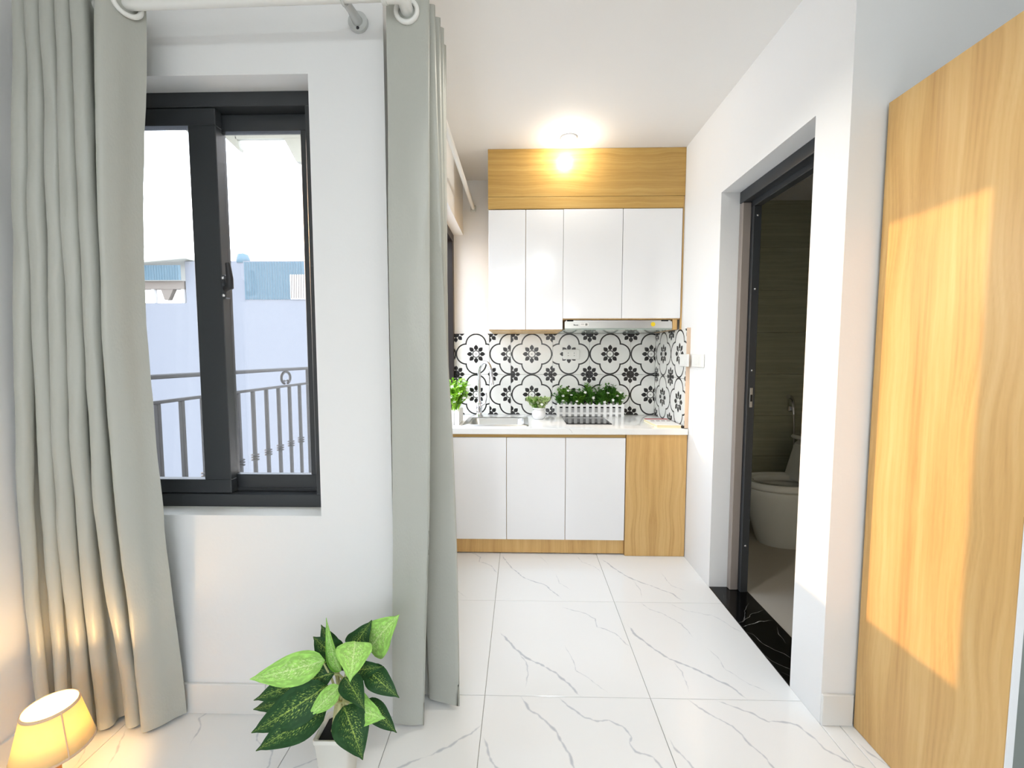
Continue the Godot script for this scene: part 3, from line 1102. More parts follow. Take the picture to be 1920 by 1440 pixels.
	# roof edge hanging into the top of the view
	var e := thing("awning", "pale sheet metal awning edges at the top of the window view", "awning", Vector3(-1.66, -6.0, -4.0))
	s = st_new()
	prism(s, PackedVector2Array([Vector2(-2.83, 3.33), Vector2(-2.63, 3.14), Vector2(-2.615, 3.16), Vector2(-2.70, 3.40), Vector2(-2.8, 3.42)]), 2, -4.06, -4.0)
	part("bracket", s, mat("eave_sheet"), e, true)
	s = st_new()
	prism(s, PackedVector2Array([Vector2(-2.20, 3.24), Vector2(-2.09, 3.03), Vector2(-1.95, 3.03), Vector2(-1.95, 3.24)]), 2, -4.06, -4.0)
	part("bracket", s, mat("eave_sheet"), e, true)
	s = st_new()
	prism(s, PackedVector2Array([Vector2(-3.16, 3.36), Vector2(-3.06, 3.27), Vector2(-3.04, 3.42)]), 2, -4.06, -4.0)
	part("bracket", s, mat("eave_sheet"), e, true)
	s = st_new()
	box(s, Vector3(-3.3, 3.41, -4.06), Vector3(-1.6, 3.45, -3.3), 0.004)
	box(s, Vector3(-2.66, 3.24, -4.04), Vector3(-1.6, 3.41, -4.0), 0.004)
	part("roof_sheet", s, mat("eave_sheet"), e, true)
	s = st_new()
	box(s, Vector3(-1.70, -6.0, -4.05), Vector3(-1.62, 3.409, -3.97), 0.004)
	part("support_post", s, mat("eave_sheet"), e, true)
	s = st_new()
	box(s, Vector3(-40, -6.4, -45), Vector3(20, -6.0, 12))
	struct("floor_outside", s, mat("concrete"), "pale ground far below the balcony", "ground")

func corrugated(x0: float, x1: float, y0: float, y1: float, z: float) -> SurfaceTool:
	var s := st_new()
	var n := int((x1 - x0) / 0.0125)
	var poly := PackedVector2Array()
	for k in n + 1:
		poly.append(Vector2(lerpf(x0, x1, k / float(n)), z + 0.012 * sin(k * PI / 2.0)))
	for k in n:
		for off in [0.0, -0.008]:
			var a := Vector3(poly[k].x, y0, poly[k].y + off)
			var b := Vector3(poly[k + 1].x, y0, poly[k + 1].y + off)
			var up := Vector3(0, y1 - y0, 0)
			quad(s, a, b, b + up, a + up, Vector3(0, 0, 1.0 if off == 0.0 else -1.0))
	return s

# ------------------------------------------------------------------ kitchen furniture
func cabinets():
	var lac := mat("door_lacquer")
	var oak := mat("oak")
	var zf := -2.70
	# left wall cabinet, two doors
	var c := thing("wall_cabinet", "glossy white wall cabinet with two narrow doors, left of the range hood", "cabinet", Vector3(0.025, 1.40, -2.93))
	var s := st_new()
	box(s, Vector3(-0.208, 1.398, KBACK + 0.002), Vector3(0.258, 2.147, zf - 0.02))
	part("body", s, oak, c, true)
	for e in [[-0.208, 0.0235], [0.0265, 0.2585]]:
		s = st_new()
		box(s, Vector3(e[0], 1.403, zf - 0.019), Vector3(e[1], 2.144, zf), 0.0015)
		part("door", s, lac, c, true)
	# right wall cabinet, over the hood
	c = thing("wall_cabinet", "glossy white wall cabinet with two wide doors over the range hood", "cabinet", Vector3(0.63, 1.472, -2.93))
	s = st_new()
	box(s, Vector3(0.259, 1.466, KBACK + 0.002), Vector3(0.996, 2.147, zf - 0.02))
	part("body", s, oak, c, true)
	for e in [[0.2605, 0.6275], [0.6305, 0.9945]]:
		s = st_new()
		box(s, Vector3(e[0], 1.472, zf - 0.019), Vector3(e[1], 2.146, zf), 0.0015)
		part("door", s, lac, c, true)
	# oak panels round them
	c = thing("fascia_panel", "oak look panel closing the gap between wall cabinets and ceiling", "panel", Vector3(0.40, 2.15, zf))
	s = st_new()
	box(s, Vector3(-0.210, 2.222, zf - 0.45), Vector3(DOORX - 0.001, CEIL - 0.001, zf + 0.002), 0.001)
	part("upper_board", s, mat("oak_flat"), c, true)
	s = st_new()
	box(s, Vector3(-0.210, 2.149, zf - 0.45), Vector3(0.998, 2.2205, zf + 0.001), 0.001)
	part("lower_board", s, mat("oak_flat"), c, true)
	s = st_new()
	box(s, Vector3(0.9985, 1.40, zf - 0.02), Vector3(DOORX - 0.001, 2.2205, zf - 0.004), 0.001)
	box(s, Vector3(0.955, 1.402, KBACK + 0.05), Vector3(0.984, 1.4655, zf - 0.02), 0.001)
	part("side_filler", s, oak, c, true)
	# range hood
	var h := thing("range_hood", "slim stainless steel range hood under the right wall cabinet", "range hood", Vector3(0.61, 1.40, -2.9))
	s = st_new()
	box(s, Vector3(0.282, 1.418, -3.12), Vector3(0.950, 1.464, -2.735), 0.002)
	part("body", s, mat("steel"), h, true)
	s = st_new()
	prism(s, PackedVector2Array([Vector2(1.411, -2.715), Vector2(1.411, -2.735), Vector2(1.455, -2.735), Vector2(1.455, -2.722)]), 0, 0.274, 0.952)
	part("front_strip", s, mat("steel"), h, true)
	s = st_new()
	box(s, Vector3(0.274, 1.401, -3.12), Vector3(0.952, 1.4165, -2.72), 0.003)
	part("glass_underside", s, mat("hood_glass"), h, true)
	for x in [0.31, 0.91]:
		s = st_new()
		box(s, Vector3(x - 0.02, 1.456, -2.76), Vector3(x + 0.02, 1.4655, -2.724), 0.001)
		part("slide_bracket", s, mat("dark_gap"), h, true)
	s = st_new()
	box(s, Vector3(0.372, 1.424, -2.7185), Vector3(0.424, 1.446, -2.7155))
	var lb := part("label_sticker", s, mat("paper"), h, true)
	s = st_new()
	box(s, Vector3(0.404, 1.428, -2.7155), Vector3(0.418, 1.442, -2.7150))
	box(s, Vector3(0.377, 1.432, -2.7155), Vector3(0.398, 1.434, -2.7150))
	box(s, Vector3(0.377, 1.438, -2.7155), Vector3(0.398, 1.440, -2.7150))
	part("label_print", s, mat("joint_grey"), lb).position = Vector3.ZERO
	s = st_new()
	for k in 5:
		box(s, Vector3(0.331 + k * 0.006, 1.428, -2.7175), Vector3(0.335 + k * 0.006, 1.434 + (0.004 if k == 0 else 0.0), -2.7165))
	part("maker_mark", s, mat("ink_dark"), h, true)
	s = st_new()
	lathe(s, [[0.014, 0.0], [0.014, 0.001], [0.0, 0.0011]], Vector3(0.832, 1.436, -2.7175), 20, false, Basis(Vector3.RIGHT, PI / 2))
	part("round_sticker", s, mat("sticker_yellow"), h, true, "round yellow sticker")
	# base cabinet with three doors
	var b := thing("base_cabinet", "white three-door base cabinet under the kitchen worktop", "cabinet", Vector3(0.1, 0, -2.85))
	s = st_new()
	box(s, Vector3(-0.428, 0.095, KBACK + 0.005), Vector3(0.636, 0.60, -2.582))
	box(s, Vector3(-0.428, 0.60, -2.602), Vector3(0.636, 0.757, -2.582))
	part("body", s, oak, b, true)
	for e in [[-0.428, -0.0935], [-0.0905, 0.2685], [0.2715, 0.634]]:
		s = st_new()
		box(s, Vector3(e[0], 0.097, -2.580), Vector3(e[1], 0.737, -2.560), 0.0015)
		part("door", s, lac, b, true)
	s = st_new()
	box(s, Vector3(-0.428, 0.738, -2.582), Vector3(0.636, 0.7585, -2.570), 0.001)
	part("top_rail", s, mat("oak_flat"), b, true)
	s = st_new()
	box(s, Vector3(-0.428, 0.008, -2.60), Vector3(0.636, 0.094, -2.572), 0.001)
	part("toe_kick", s, oak, b, true)
	for x in [-0.41, 0.05, 0.61]:
		s = st_new()
		lathe(s, [[0.018, 0.0], [0.018, 0.0095], [0.012, 0.0095], [0.012, 0.096]], Vector3(x, 0.0, -2.63), 12)
		part("foot", s, mat("white_plastic"), b, true)
	var fp := thing("end_panel", "tall oak look panel filling the right end below the worktop", "panel", Vector3(0.82, 0, -2.57))
	s = st_new()
	box(s, Vector3(0.6385, 0.001, -2.60), Vector3(1.003, 0.7585, -2.556), 0.001)
	part("panel_board", s, oak, fp, true)
	# worktop with the sink cut-out
	var w := thing("worktop", "white veined stone worktop along the kitchenette", "worktop", Vector3(0.25, 0.76, -2.85))
	s = st_new()
	var sx0 := -0.345
	var sx1 := 0.02
	var sz0 := -2.965
	var sz1 := -2.64
	var yt := 0.797
	box(s, Vector3(-0.50, 0.7765, KBACK + 0.0005), Vector3(sx0, yt, -2.545), 0.001)
	box(s, Vector3(sx1, 0.7765, KBACK + 0.0005), Vector3(0.986, yt, -2.545), 0.001)
	box(s, Vector3(sx0, 0.7765, KBACK + 0.0005), Vector3(sx1, yt, sz0), 0.001)
	box(s, Vector3(sx0, 0.7765, sz1), Vector3(sx1, yt, -2.545), 0.001)
	part("slab", s, mat("counter_stone"), w, true)
	s = st_new()
	box(s, Vector3(-0.44, 0.760, -2.575), Vector3(1.004, 0.7968, -2.5445), 0.002)
	part("front_edge", s, mat("counter_stone"), w, true)

func counter_things():
	var y := 0.797
	# sink
	var k := thing("sink", "square stainless steel sink let into the worktop", "sink", Vector3(-0.16, y, -2.80))
	var s := st_new()
	var o := [-0.375, 0.045, -2.985, -2.615]
	var rr := func(x0: float, x1: float, z0: float, z1: float, r: float, h: float) -> Array:
		var ring := []
		for c in [[x1 - r, z1 - r, 0.0], [x0 + r, z1 - r, PI / 2], [x0 + r, z0 + r, PI], [x1 - r, z0 + r, PI * 1.5]]:
			for q in 7:
				var t: float = c[2] + PI / 2 * q / 6.0
				ring.append(Vector3(c[0] + r * cos(t), h, c[1] + r * sin(t)))
		return ring
	loft(s, [rr.call(-0.375, 0.045, -2.985, -2.615, 0.02, y + 0.0005), rr.call(-0.373, 0.043, -2.983, -2.617, 0.02, y + 0.006), rr.call(-0.345, 0.015, -2.955, -2.645, 0.03, y + 0.007), rr.call(-0.338, 0.010, -2.948, -2.652, 0.04, y - 0.002), rr.call(-0.330, 0.002, -2.94, -2.66, 0.05, y - 0.10), rr.call(-0.31, -0.02, -2.92, -2.68, 0.05, y - 0.15)])
	part("rim_and_basin", s, mat("steel"), k, true)
	s = st_new()
	loft(s, [rr.call(-0.31, -0.02, -2.92, -2.68, 0.05, y - 0.15), rr.call(-0.17, -0.16, -2.805, -2.795, 0.004, y - 0.152)], true, false, true)
	part("basin_floor", s, mat("steel"), k, true)
	# tap
	var t := thing("faucet", "chrome gooseneck kitchen tap behind the sink", "faucet", Vector3(-0.305, y, -3.03))
	s = st_new()
	lathe(s, [[0.028, 0.0], [0.028, 0.006], [0.021, 0.014], [0.019, 0.05], [0.022, 0.055], [0.022, 0.10], [0.015, 0.112], [0.0, 0.115]], Vector3.ZERO, 24)
	part("tap_body", s, mat("chrome"), t)
	s = st_new()
	var pts := [Vector3(0, 0.10, 0), Vector3(0, 0.22, 0), Vector3(0.002, 0.30, 0.005)]
	for q in 13:
		var a := PI - PI * 0.94 * q / 12.0
		pts.append(Vector3(0.047 + 0.047 * cos(a), 0.32 + 0.075 * sin(a), 0.01 + 0.10 * (1.0 + cos(a)) / 2.0))
	pts.append(Vector3(0.099, 0.275, 0.115))
	tube(s, pts, 0.0115, 16)
	part("spout", s, mat("chrome"), t)
	s = st_new()
	tube(s, [Vector3(0.099, 0.278, 0.115), Vector3(0.1, 0.24, 0.117)], [0.013, 0.015], 16)
	part("aerator", s, mat("chrome"), t)
	s = st_new()
	tube(s, [Vector3(0.015, 0.085, 0.01), Vector3(0.045, 0.10, 0.02), Vector3(0.055, 0.15, 0.025), Vector3(0.05, 0.175, 0.025)], [0.009, 0.008, 0.006, 0.007], 12)
	part("lever", s, mat("chrome"), t)
	# hob
	var h := thing("induction_hob", "black glass induction hob on the worktop, before the picket planter", "hob", Vector3(0.44, y, -2.87))
	s = st_new()
	box(s, Vector3(0.288, y + 0.0003, -3.035), Vector3(0.580, y + 0.006, -2.705), 0.002)
	part("glass_top", s, mat("black_glass"), h, true)
	s = st_new()
	box(s, Vector3(0.287, y + 0.0002, -2.7045), Vector3(0.581, y + 0.005, -2.701), 0.001)
	part("front_trim", s, mat("ink_dark"), h, true)
	planter_long(y)
	planter_side(y)
	round_pot(y)
	book(y)

# ---- artificial greenery: a tuft of small leaflets on a few stalks
func tuft(sd: int, height: float, spread: float, stalks: int, leaflets: int, size: float) -> SurfaceTool:
	var r := RandomNumberGenerator.new()
	r.seed = sd
	var s := st_new()
	for i in stalks:
		var lean := Vector3(r.randf_range(-1, 1), 0, r.randf_range(-0.7, 0.9)) * spread
		var top := Vector3(lean.x, height * r.randf_range(0.72, 1.0), lean.z)
		var mid := Vector3(lean.x * 0.4, top.y * 0.55, lean.z * 0.4)
		tube(s, [Vector3.ZERO, mid, top], [0.0022, 0.0016, 0.001], 5)
		for k in leaflets:
			var f := 0.30 + 0.70 * (k + r.randf()) / leaflets
			var p := mid.lerp(top, (f - 0.5) * 2.0) if f > 0.5 else mid * f * 2.0
			var a := r.randf() * TAU
			var d := Vector3(cos(a), r.randf_range(0.1, 0.9), sin(a)).normalized()
			var side := d.cross(Vector3(r.randf() - 0.5, 1, r.randf() - 0.5)).normalized()
			var l := size * r.randf_range(0.7, 1.2)
			var nrm := side.cross(d)
			var c := p + d * l * 0.5 - nrm * l * 0.10
			var tip := p + d * l
			var e1 := p + d * l * 0.45 + side * l * 0.27
			var e2 := p + d * l * 0.45 - side * l * 0.27
			for o in [[0.0, 1.0], [0.0006, -1.0]]:
				var off: Vector3 = -nrm * float(o[0])
				var hint: Vector3 = nrm * float(o[1])
				tri(s, p + off, e1 + off, c + off, hint)
				tri(s, e1 + off, tip + off, c + off, hint)
				tri(s, tip + off, e2 + off, c + off, hint)
				tri(s, e2 + off, p + off, c + off, hint)
	return s

func flower(sd: int, size: float) -> SurfaceTool:
	var r := RandomNumberGenerator.new()
	r.seed = sd
	var s := st_new()
	var tilt := Basis(Vector3(1, 0, 0), r.randf_range(0.3, 1.3)) * Basis(Vector3.UP, r.randf() * TAU)
	for k in 5:
		var a := TAU * k / 5.0
		var d := tilt * Vector3(cos(a), 0.25, sin(a))
		var w := tilt * Vector3(-sin(a), 0, cos(a)) * size * 0.36
		var n := tilt * Vector3.UP
		for o in [0.0, -0.0006]:
			var q: Vector3 = n * float(o)
			quad(s, q, d * size * 0.6 + w + q, d * size + q, d * size * 0.6 - w + q, n if o == 0.0 else -n)
	return s

func fence_side(parent: Node3D, count: int, width: float, height: float, step: float, at: Vector3):
	# pickets in the x-y plane, pointed tops; two rails behind them
	for k in count:
		var s := st_new()
		var x := at.x + k * step
		prism(s, PackedVector2Array([Vector2(x, at.y), Vector2(x + width, at.y), Vector2(x + width, at.y + height - width * 0.55), Vector2(x + width / 2, at.y + height), Vector2(x, at.y + height - width * 0.55)]), 2, at.z, at.z - 0.005)
		part("picket", s, mat("fence_white"), parent)
	for f in [0.16, 0.72]:
		var s := st_new()
		box(s, Vector3(at.x, at.y + height * f, at.z - 0.011), Vector3(at.x + (count - 1) * step + width, at.y + height * f + 0.014, at.z - 0.0052), 0.001)
		part("rail", s, mat("fence_white"), parent)

func planter_long(y: float):
	# picket fence planter along the back wall
	var t := thing("picket_planter", "long white picket planter with dark green plants behind the hob", "planter", Vector3(0.50, y, -3.09))
	fence_side(t, 12, 0.0215, 0.098, 0.0423, Vector3(-0.245, 0.0, 0.035))
	var s := st_new()
	box(s, Vector3(-0.235, 0.002, -0.035), Vector3(0.232, 0.060, 0.018), 0.002)
	part("inner_box", s, mat("concrete"), t)
	s = st_new()
	box(s, Vector3(-0.230, 0.0602, -0.030), Vector3(0.228, 0.066, 0.014), 0.002)
	part("soil", s, mat("soil"), t)
	var heights := [0.115, 0.135, 0.14, 0.11, 0.095, 0.115, 0.145, 0.155, 0.125, 0.15, 0.12, 0.15, 0.13, 0.10]
	for k in 14:
		s = tuft(100 + k, heights[k] * (1.15 if k % 2 else 0.92), 0.050, 9, 11, 0.030)
		var o := part("sprig", s, mat("sprig_green" if k % 3 != 1 else "sprig_mid"), t)
		o.position = Vector3(-0.222 + k * 0.0345, 0.066, -0.010 + 0.012 * sin(k * 2.3))
	var spots := [[-0.20, 0.15], [-0.165, 0.19], [-0.14, 0.155], [-0.15, 0.205], [-0.10, 0.11], [-0.20, 0.115], [0.02, 0.135], [0.085, 0.20], [0.19, 0.15], [0.16, 0.12], [0.23, 0.115], [-0.04, 0.175], [0.10, 0.105], [0.215, 0.175], [0.125, 0.17]]
	for k in spots.size():
		var o := part("flower", flower(40 + k, 0.012), mat("white_petal"), t)
		o.position = Vector3(spots[k][0], spots[k][1], 0.034 + 0.006 * sin(k * 1.7))

func planter_side(y: float):
	# small white planter at the left end of the worktop, half behind the curtain
	var t := thing("picket_planter", "small white picket planter with lime green plant left of the sink", "planter", Vector3(-0.425, y, -2.69))
	fence_side(t, 2, 0.030, 0.10, 0.034, Vector3(-0.035, 0.0, 0.036))
	var s := st_new()
	box(s, Vector3(-0.034, 0.002, -0.16), Vector3(0.028, 0.088, 0.024), 0.002)
	part("inner_box", s, mat("fence_white"), t)
	var hs := [0.14, 0.17, 0.13, 0.19, 0.16, 0.18, 0.12]
	for k in 7:
		s = tuft(200 + k, hs[k] * 1.1, 0.080, 11, 12, 0.034)
		var o := part("sprig", s, mat("sprig_lime" if k % 3 != 2 else "sprig_mid"), t)
		o.position = Vector3(-0.02 + 0.010 * (k % 4), 0.085, 0.012 - 0.026 * k)
	var spots := [[-0.02, 0.24, 0.0], [0.03, 0.245, -0.02], [0.06, 0.17, 0.02], [0.0, 0.15, 0.04], [-0.02, 0.18, 0.045], [0.035, 0.20, 0.03], [0.075, 0.22, -0.03], [0.08, 0.165, -0.05]]
	for k in spots.size():
		var o := part("flower", flower(80 + k, 0.015), mat("white_petal"), t)
		o.position = Vector3(spots[k][0], spots[k][1], spots[k][2])

func round_pot(y: float):
	var t := thing("flower_pot", "small round white pot with pale green flowers between sink and hob", "potted plant", Vector3(0.120, y, -2.93))
	var s := st_new()
	lathe(s, [[0.0, 0.0], [0.030, 0.0], [0.042, 0.012], [0.048, 0.032], [0.046, 0.050], [0.038, 0.062], [0.039, 0.070], [0.045, 0.072], [0.046, 0.080], [0.041, 0.082], [0.036, 0.074], [0.0, 0.072]], Vector3.ZERO, 32)
	part("pot", s, mat("white_gloss"), t)
	for k in 9:
		s = tuft(300 + k, 0.086, 0.054, 11, 13, 0.022)
		var o := part("sprig", s, mat("sprig_pale" if k % 4 != 3 else "sprig_mid"), t)
		var a := TAU * k / 9.0
		o.position = Vector3(cos(a) * (0.040 if k else 0.0), 0.066, sin(a) * 0.032)
	for k in 12:
		var o := part("flower", flower(120 + k, 0.011), mat("white_petal"), t)
		var a := k * 2.4
		var q := 0.02 + 0.045 * (k / 12.0)
		o.position = Vector3(cos(a) * q, 0.142 - q * 0.55, sin(a) * q * 0.8 + 0.012)

func book(y: float):
	var t := thing("paperback_book", "thick white paperback with red print lying at the right worktop end", "book", Vector3(0.90, y, -2.68))
	t.rotation.y = 0.0
	var s := st_new()
	# pages
	var P := func(a: Vector2, b: Vector2, c: Vector2, d: Vector2, y0: float, y1: float) -> SurfaceTool:
		var q := st_new()
		prism(q, PackedVector2Array([a, b, c, d]), 1, y0, y1)
		return q
	var A := Vector2(-0.075, 0.100)     # near left
	var B := Vector2(0.078, 0.112)      # near right
	var C := Vector2(0.080, -0.155)     # far right
	var D := Vector2(-0.082, -0.165)    # far left
	part("page_block", P.call(A + Vector2(0.004, -0.003), B + Vector2(-0.008, -0.003), C + Vector2(-0.008, 0.003), D + Vector2(0.004, 0.003), 0.0015, 0.0165), mat("page_edge"), t)
	part("cover", P.call(A, B, C, D, 0.0168, 0.0182), mat("paper"), t)
	part("back_cover", P.call(A, B, C, D, 0.0, 0.0012), mat("paper"), t)
	part("spine", P.call(B + Vector2(-0.004, 0), B, C, C + Vector2(-0.004, 0), 0.0, 0.0184), mat("spine_dark"), t)
	s = st_new()
	box(s, Vector3(-0.078, 0.0182, -0.163), Vector3(0.074, 0.0187, -0.125))
	part("title_band", s, mat("print_red"), t, false, "dark red band on the cover")
	s = st_new()
	for k in 4:
		box(s, Vector3(-0.060 + k * 0.035, 0.0182, -0.085), Vector3(-0.035 + k * 0.035, 0.0186, -0.072))
		box(s, Vector3(-0.062 + k * 0.033, 0.0182, -0.055), Vector3(-0.040 + k * 0.033, 0.0186, -0.046))
	part("cover_print", s, mat("print_grey"), t)

# ------------------------------------------------------------------ curtains and rod
func curve_through(ctrl: PackedVector2Array, per: int) -> PackedVector2Array:
	var out := PackedVector2Array()
	var n := ctrl.size()
	for i in n - 1:
		for k in per:
			var t := k / float(per)
			out.append(ctrl[i].cubic_interpolate(ctrl[i + 1], ctrl[maxi(i - 1, 0)], ctrl[mini(i + 2, n - 1)], t))
	out.append(ctrl[n - 1])
	return out

func cloth(levels: Array, sd: int, rows: int, per: int) -> SurfaceTool:
	# levels: [y, control points (x, z)], top first
	var wn := noise(1.0, sd, 3)
	var prof := []
	for l in levels:
		prof.append(curve_through(l[1], per))
	var nl := levels.size()
	var m: int = prof[0].size()
	var front := []
	for r in rows + 1:
		var f := float(r) / rows * (nl - 1)
		var i := mini(int(f), nl - 2)
		var t := f - i
		var y: float = lerpf(levels[i][0], levels[i + 1][0], t)
		var line := []
		for k in m:
			var p: Vector2 = prof[i][k].cubic_interpolate(prof[i + 1][k], prof[maxi(i - 1, 0)][k], prof[mini(i + 2, nl - 1)][k], t)
			var w := wn.get_noise_2d(k * 0.035, y * 2.2) * 0.006 + wn.get_noise_2d(k * 0.09 + 50.0, y * 4.0) * 0.0018
			line.append(Vector3(p.x, y, p.y + w))
		front.append(line)
	var s := st_new()
	s.set_smooth_group(0)
	var nrm := []
	for r in rows + 1:
		var line := []
		for k in m:
			var a: Vector3 = front[r][mini(k + 1, m - 1)] - front[r][maxi(k - 1, 0)]
			line.append(Vector3(-a.z, 0, a.x).normalized() * 0.0012)
		nrm.append(line)
	for r in rows:
		for k in m - 1:
			for sg in [1.0, -1.0]:
				var q := []
				for e in [[r, k], [r, k + 1], [r + 1, k + 1], [r + 1, k]]:
					q.append(front[e[0]][e[1]] + nrm[e[0]][e[1]] * sg)
				quad(s, q[0], q[1], q[2], q[3], nrm[r][k] * sg)
	s.set_smooth_group(-1)
	for k in m - 1:      # top and bottom edges
		for e in [[0, Vector3.UP], [rows, Vector3.DOWN]]:
			var r: int = e[0]
			quad(s, front[r][k] + nrm[r][k], front[r][k + 1] + nrm[r][k + 1], front[r][k + 1] - nrm[r][k + 1], front[r][k] - nrm[r][k], e[1])
	for r in rows:
		for k in [0, m - 1]:
			var out: Vector3 = front[r][0] - front[r][1] if k == 0 else front[r][m - 1] - front[r][m - 2]
			quad(s, front[r][k] + nrm[r][k], front[r + 1][k] + nrm[r + 1][k], front[r + 1][k] - nrm[r + 1][k], front[r][k] - nrm[r][k], out)
	return s

func folds(tips: Array, tz: Array, end: Vector2, back: float) -> PackedVector2Array:
	# round columns of cloth with narrow valleys between them, then a flat panel up to the free edge
	var c := PackedVector2Array()
	c.append(Vector2(tips[0] - 0.020, back))
	for i in tips.size():
		var gap: float = tips[mini(i + 1, tips.size() - 1)] - tips[mini(i, tips.size() - 2)]
		var w := clampf(gap * 0.44, 0.013, 0.021)
		for e in [[-0.62, -2.3], [-1.0, -1.0], [-0.72, -0.28], [0.0, 0.0]]:
			c.append(Vector2(tips[i] + w * e[0], tz[i] + w * e[1]))
		if i < tips.size() - 1:
			for e in [[0.72, -0.28], [1.0, -1.0], [0.62, -2.3]]:
				c.append(Vector2(tips[i] + w * e[0], tz[i] + w * e[1]))
			c.append(Vector2(lerpf(tips[i], tips[i + 1], 0.5), back))
	var lastp := Vector2(tips[-1], tz[-1])
	c.append(lastp.lerp(end, 0.35) + Vector2(0.004, 0.004))
	c.append(lastp.lerp(end, 0.7))
	c.append(end)
	return c

func curtains():
	var left := thing("curtain", "grey satin curtain gathered left of the window, behind the table lamp", "curtain", Vector3(-1.3, 0, -1.26), "grey satin curtains")
	var lv := [
		[2.275, folds([-1.400, -1.358, -1.316, -1.274, -1.230, -1.160], [-1.205, -1.20, -1.20, -1.20, -1.20, -1.20], Vector2(-1.100, -1.285), -1.322)],
		[1.52, folds([-1.448, -1.398, -1.346, -1.300, -1.254, -1.195], [-1.20, -1.20, -1.20, -1.20, -1.205, -1.20], Vector2(-1.150, -1.285), -1.325)],
		[0.76, folds([-1.480, -1.440, -1.398, -1.350, -1.288, -1.218], [-1.19, -1.215, -1.22, -1.23, -1.23, -1.225], Vector2(-1.150, -1.300), -1.325)],
		[0.014, folds([-1.478, -1.446, -1.415, -1.375, -1.290, -1.225], [-1.195, -1.22, -1.25, -1.275, -1.285, -1.272], Vector2(-1.148, -1.348), -1.340)]]
	part("cloth", cloth(lv, 17, 60, 4), mat("curtain_cloth"), left, true)
	for e in [[Vector3(-1.119, 2.232, -1.243), Vector3(0.82, 0, 0.57)], [Vector3(-1.262, 2.230, -1.250), Vector3(0.9, 0, -0.4)], [Vector3(-1.36, 2.230, -1.250), Vector3(0.9, 0, -0.4)]]:
		var s := st_new()
		torus(s, e[0], e[1], 0.031, 0.0065)
		part("grommet", s, mat("white_plastic"), left, true)
	var right := thing("curtain", "grey satin curtain gathered at the kitchen corner, right of the window wall", "curtain", Vector3(-0.33, 0, -1.4), "grey satin curtains")
	var V := func(a: Array) -> PackedVector2Array:
		var p := PackedVector2Array()
		for i in range(0, a.size(), 2):
			p.append(Vector2(a[i], a[i + 1]))
		return p
	lv = [
		[2.285, V.call([-0.398, -1.303, -0.340, -1.298, -0.284, -1.296, -0.279, -1.306, -0.36, -1.325, -0.262, -1.332, -0.37, -1.360, -0.255, -1.378, -0.37, -1.405, -0.252, -1.425, -0.37, -1.46, -0.258, -1.50, -0.36, -1.525])],
		[1.52, V.call([-0.405, -1.303, -0.345, -1.296, -0.292, -1.298, -0.286, -1.312, -0.345, -1.37, -0.250, -1.362, -0.37, -1.38, -0.250, -1.40, -0.37, -1.42, -0.252, -1.445, -0.37, -1.47, -0.262, -1.50, -0.36, -1.525])],
		[0.80, V.call([-0.408, -1.308, -0.345, -1.300, -0.296, -1.300, -0.293, -1.315, -0.325, -1.475, -0.228, -1.415, -0.36, -1.435, -0.242, -1.445, -0.37, -1.455, -0.256, -1.475, -0.37, -1.485, -0.266, -1.505, -0.36, -1.525])],
		[0.012, V.call([-0.428, -1.325, -0.380, -1.320, -0.330, -1.322, -0.326, -1.335, -0.350, -1.45, -0.216, -1.402, -0.33, -1.43, -0.235, -1.445, -0.36, -1.460, -0.25, -1.475, -0.37, -1.49, -0.262, -1.505, -0.36, -1.525])]]
	part("cloth", cloth(lv, 29, 60, 8), mat("curtain_cloth"), right, true)
	for z in [-1.293, -1.35, -1.395, -1.44]:
		var s := st_new()
		torus(s, Vector3(-0.336, 2.238 - (z + 1.293) * 0.03, z), Vector3(0, 0, 1), 0.031, 0.007)
		part("grommet", s, mat("white_plastic"), right, true)
	# white pipe rod with an elbow at the corner
	var r := thing("curtain_rod", "white plastic pipe curtain rod bending at the corner towards the kitchen", "curtain rod", Vector3(-0.336, 2.245, -1.25))
	var s := st_new()
	tube(s, [Vector3(-1.44, 2.229, -1.25), Vector3(-0.36, 2.246, -1.25)], 0.0135, 20)
	part("front_pipe", s, mat("white_plastic"), r, true)
	s = st_new()
	tube(s, [Vector3(-0.336, 2.243, -1.28), Vector3(-0.352, 2.302, KBACK + 0.002)], 0.0135, 20)
	part("side_pipe", s, mat("white_plastic"), r, true)
	s = st_new()
	tube(s, [Vector3(-0.395, 2.246, -1.25), Vector3(-0.365, 2.246, -1.25), Vector3(-0.348, 2.246, -1.251), Vector3(-0.338, 2.246, -1.258), Vector3(-0.336, 2.245, -1.272), Vector3(-0.336, 2.243, -1.305)], 0.0185, 20)
	tube(s, [Vector3(-0.395, 2.246, -1.25), Vector3(-0.381, 2.246, -1.25)], 0.021, 20)
	part("elbow", s, mat("white_plastic"), r, true)
	s = st_new()
	tube(s, [Vector3(-0.505, 2.262, NORTH + 0.001), Vector3(-0.505, 2.262, NORTH + 0.012)], 0.030, 20)
	tube(s, [Vector3(-0.505, 2.262, NORTH + 0.01), Vector3(-0.505, 2.256, -1.31), Vector3(-0.505, 2.246, -1.266)], [0.016, 0.012, 0.012], 14)
	torus(s, Vector3(-0.505, 2.2445, -1.25), Vector3(1, 0, 0), 0.018, 0.004, 20, 8)
	part("wall_bracket", s, mat("clear_plastic"), r, true)
	s = st_new()
	lathe(s, [[0.005, 0.0], [0.004, 0.002], [0.0, 0.0025]], Vector3(-0.505, 2.242, NORTH + 0.012), 10, true, Basis(Vector3.RIGHT, PI / 2))
	part("bracket_screw", s, mat("ink_dark"), r, true)
	s = st_new()
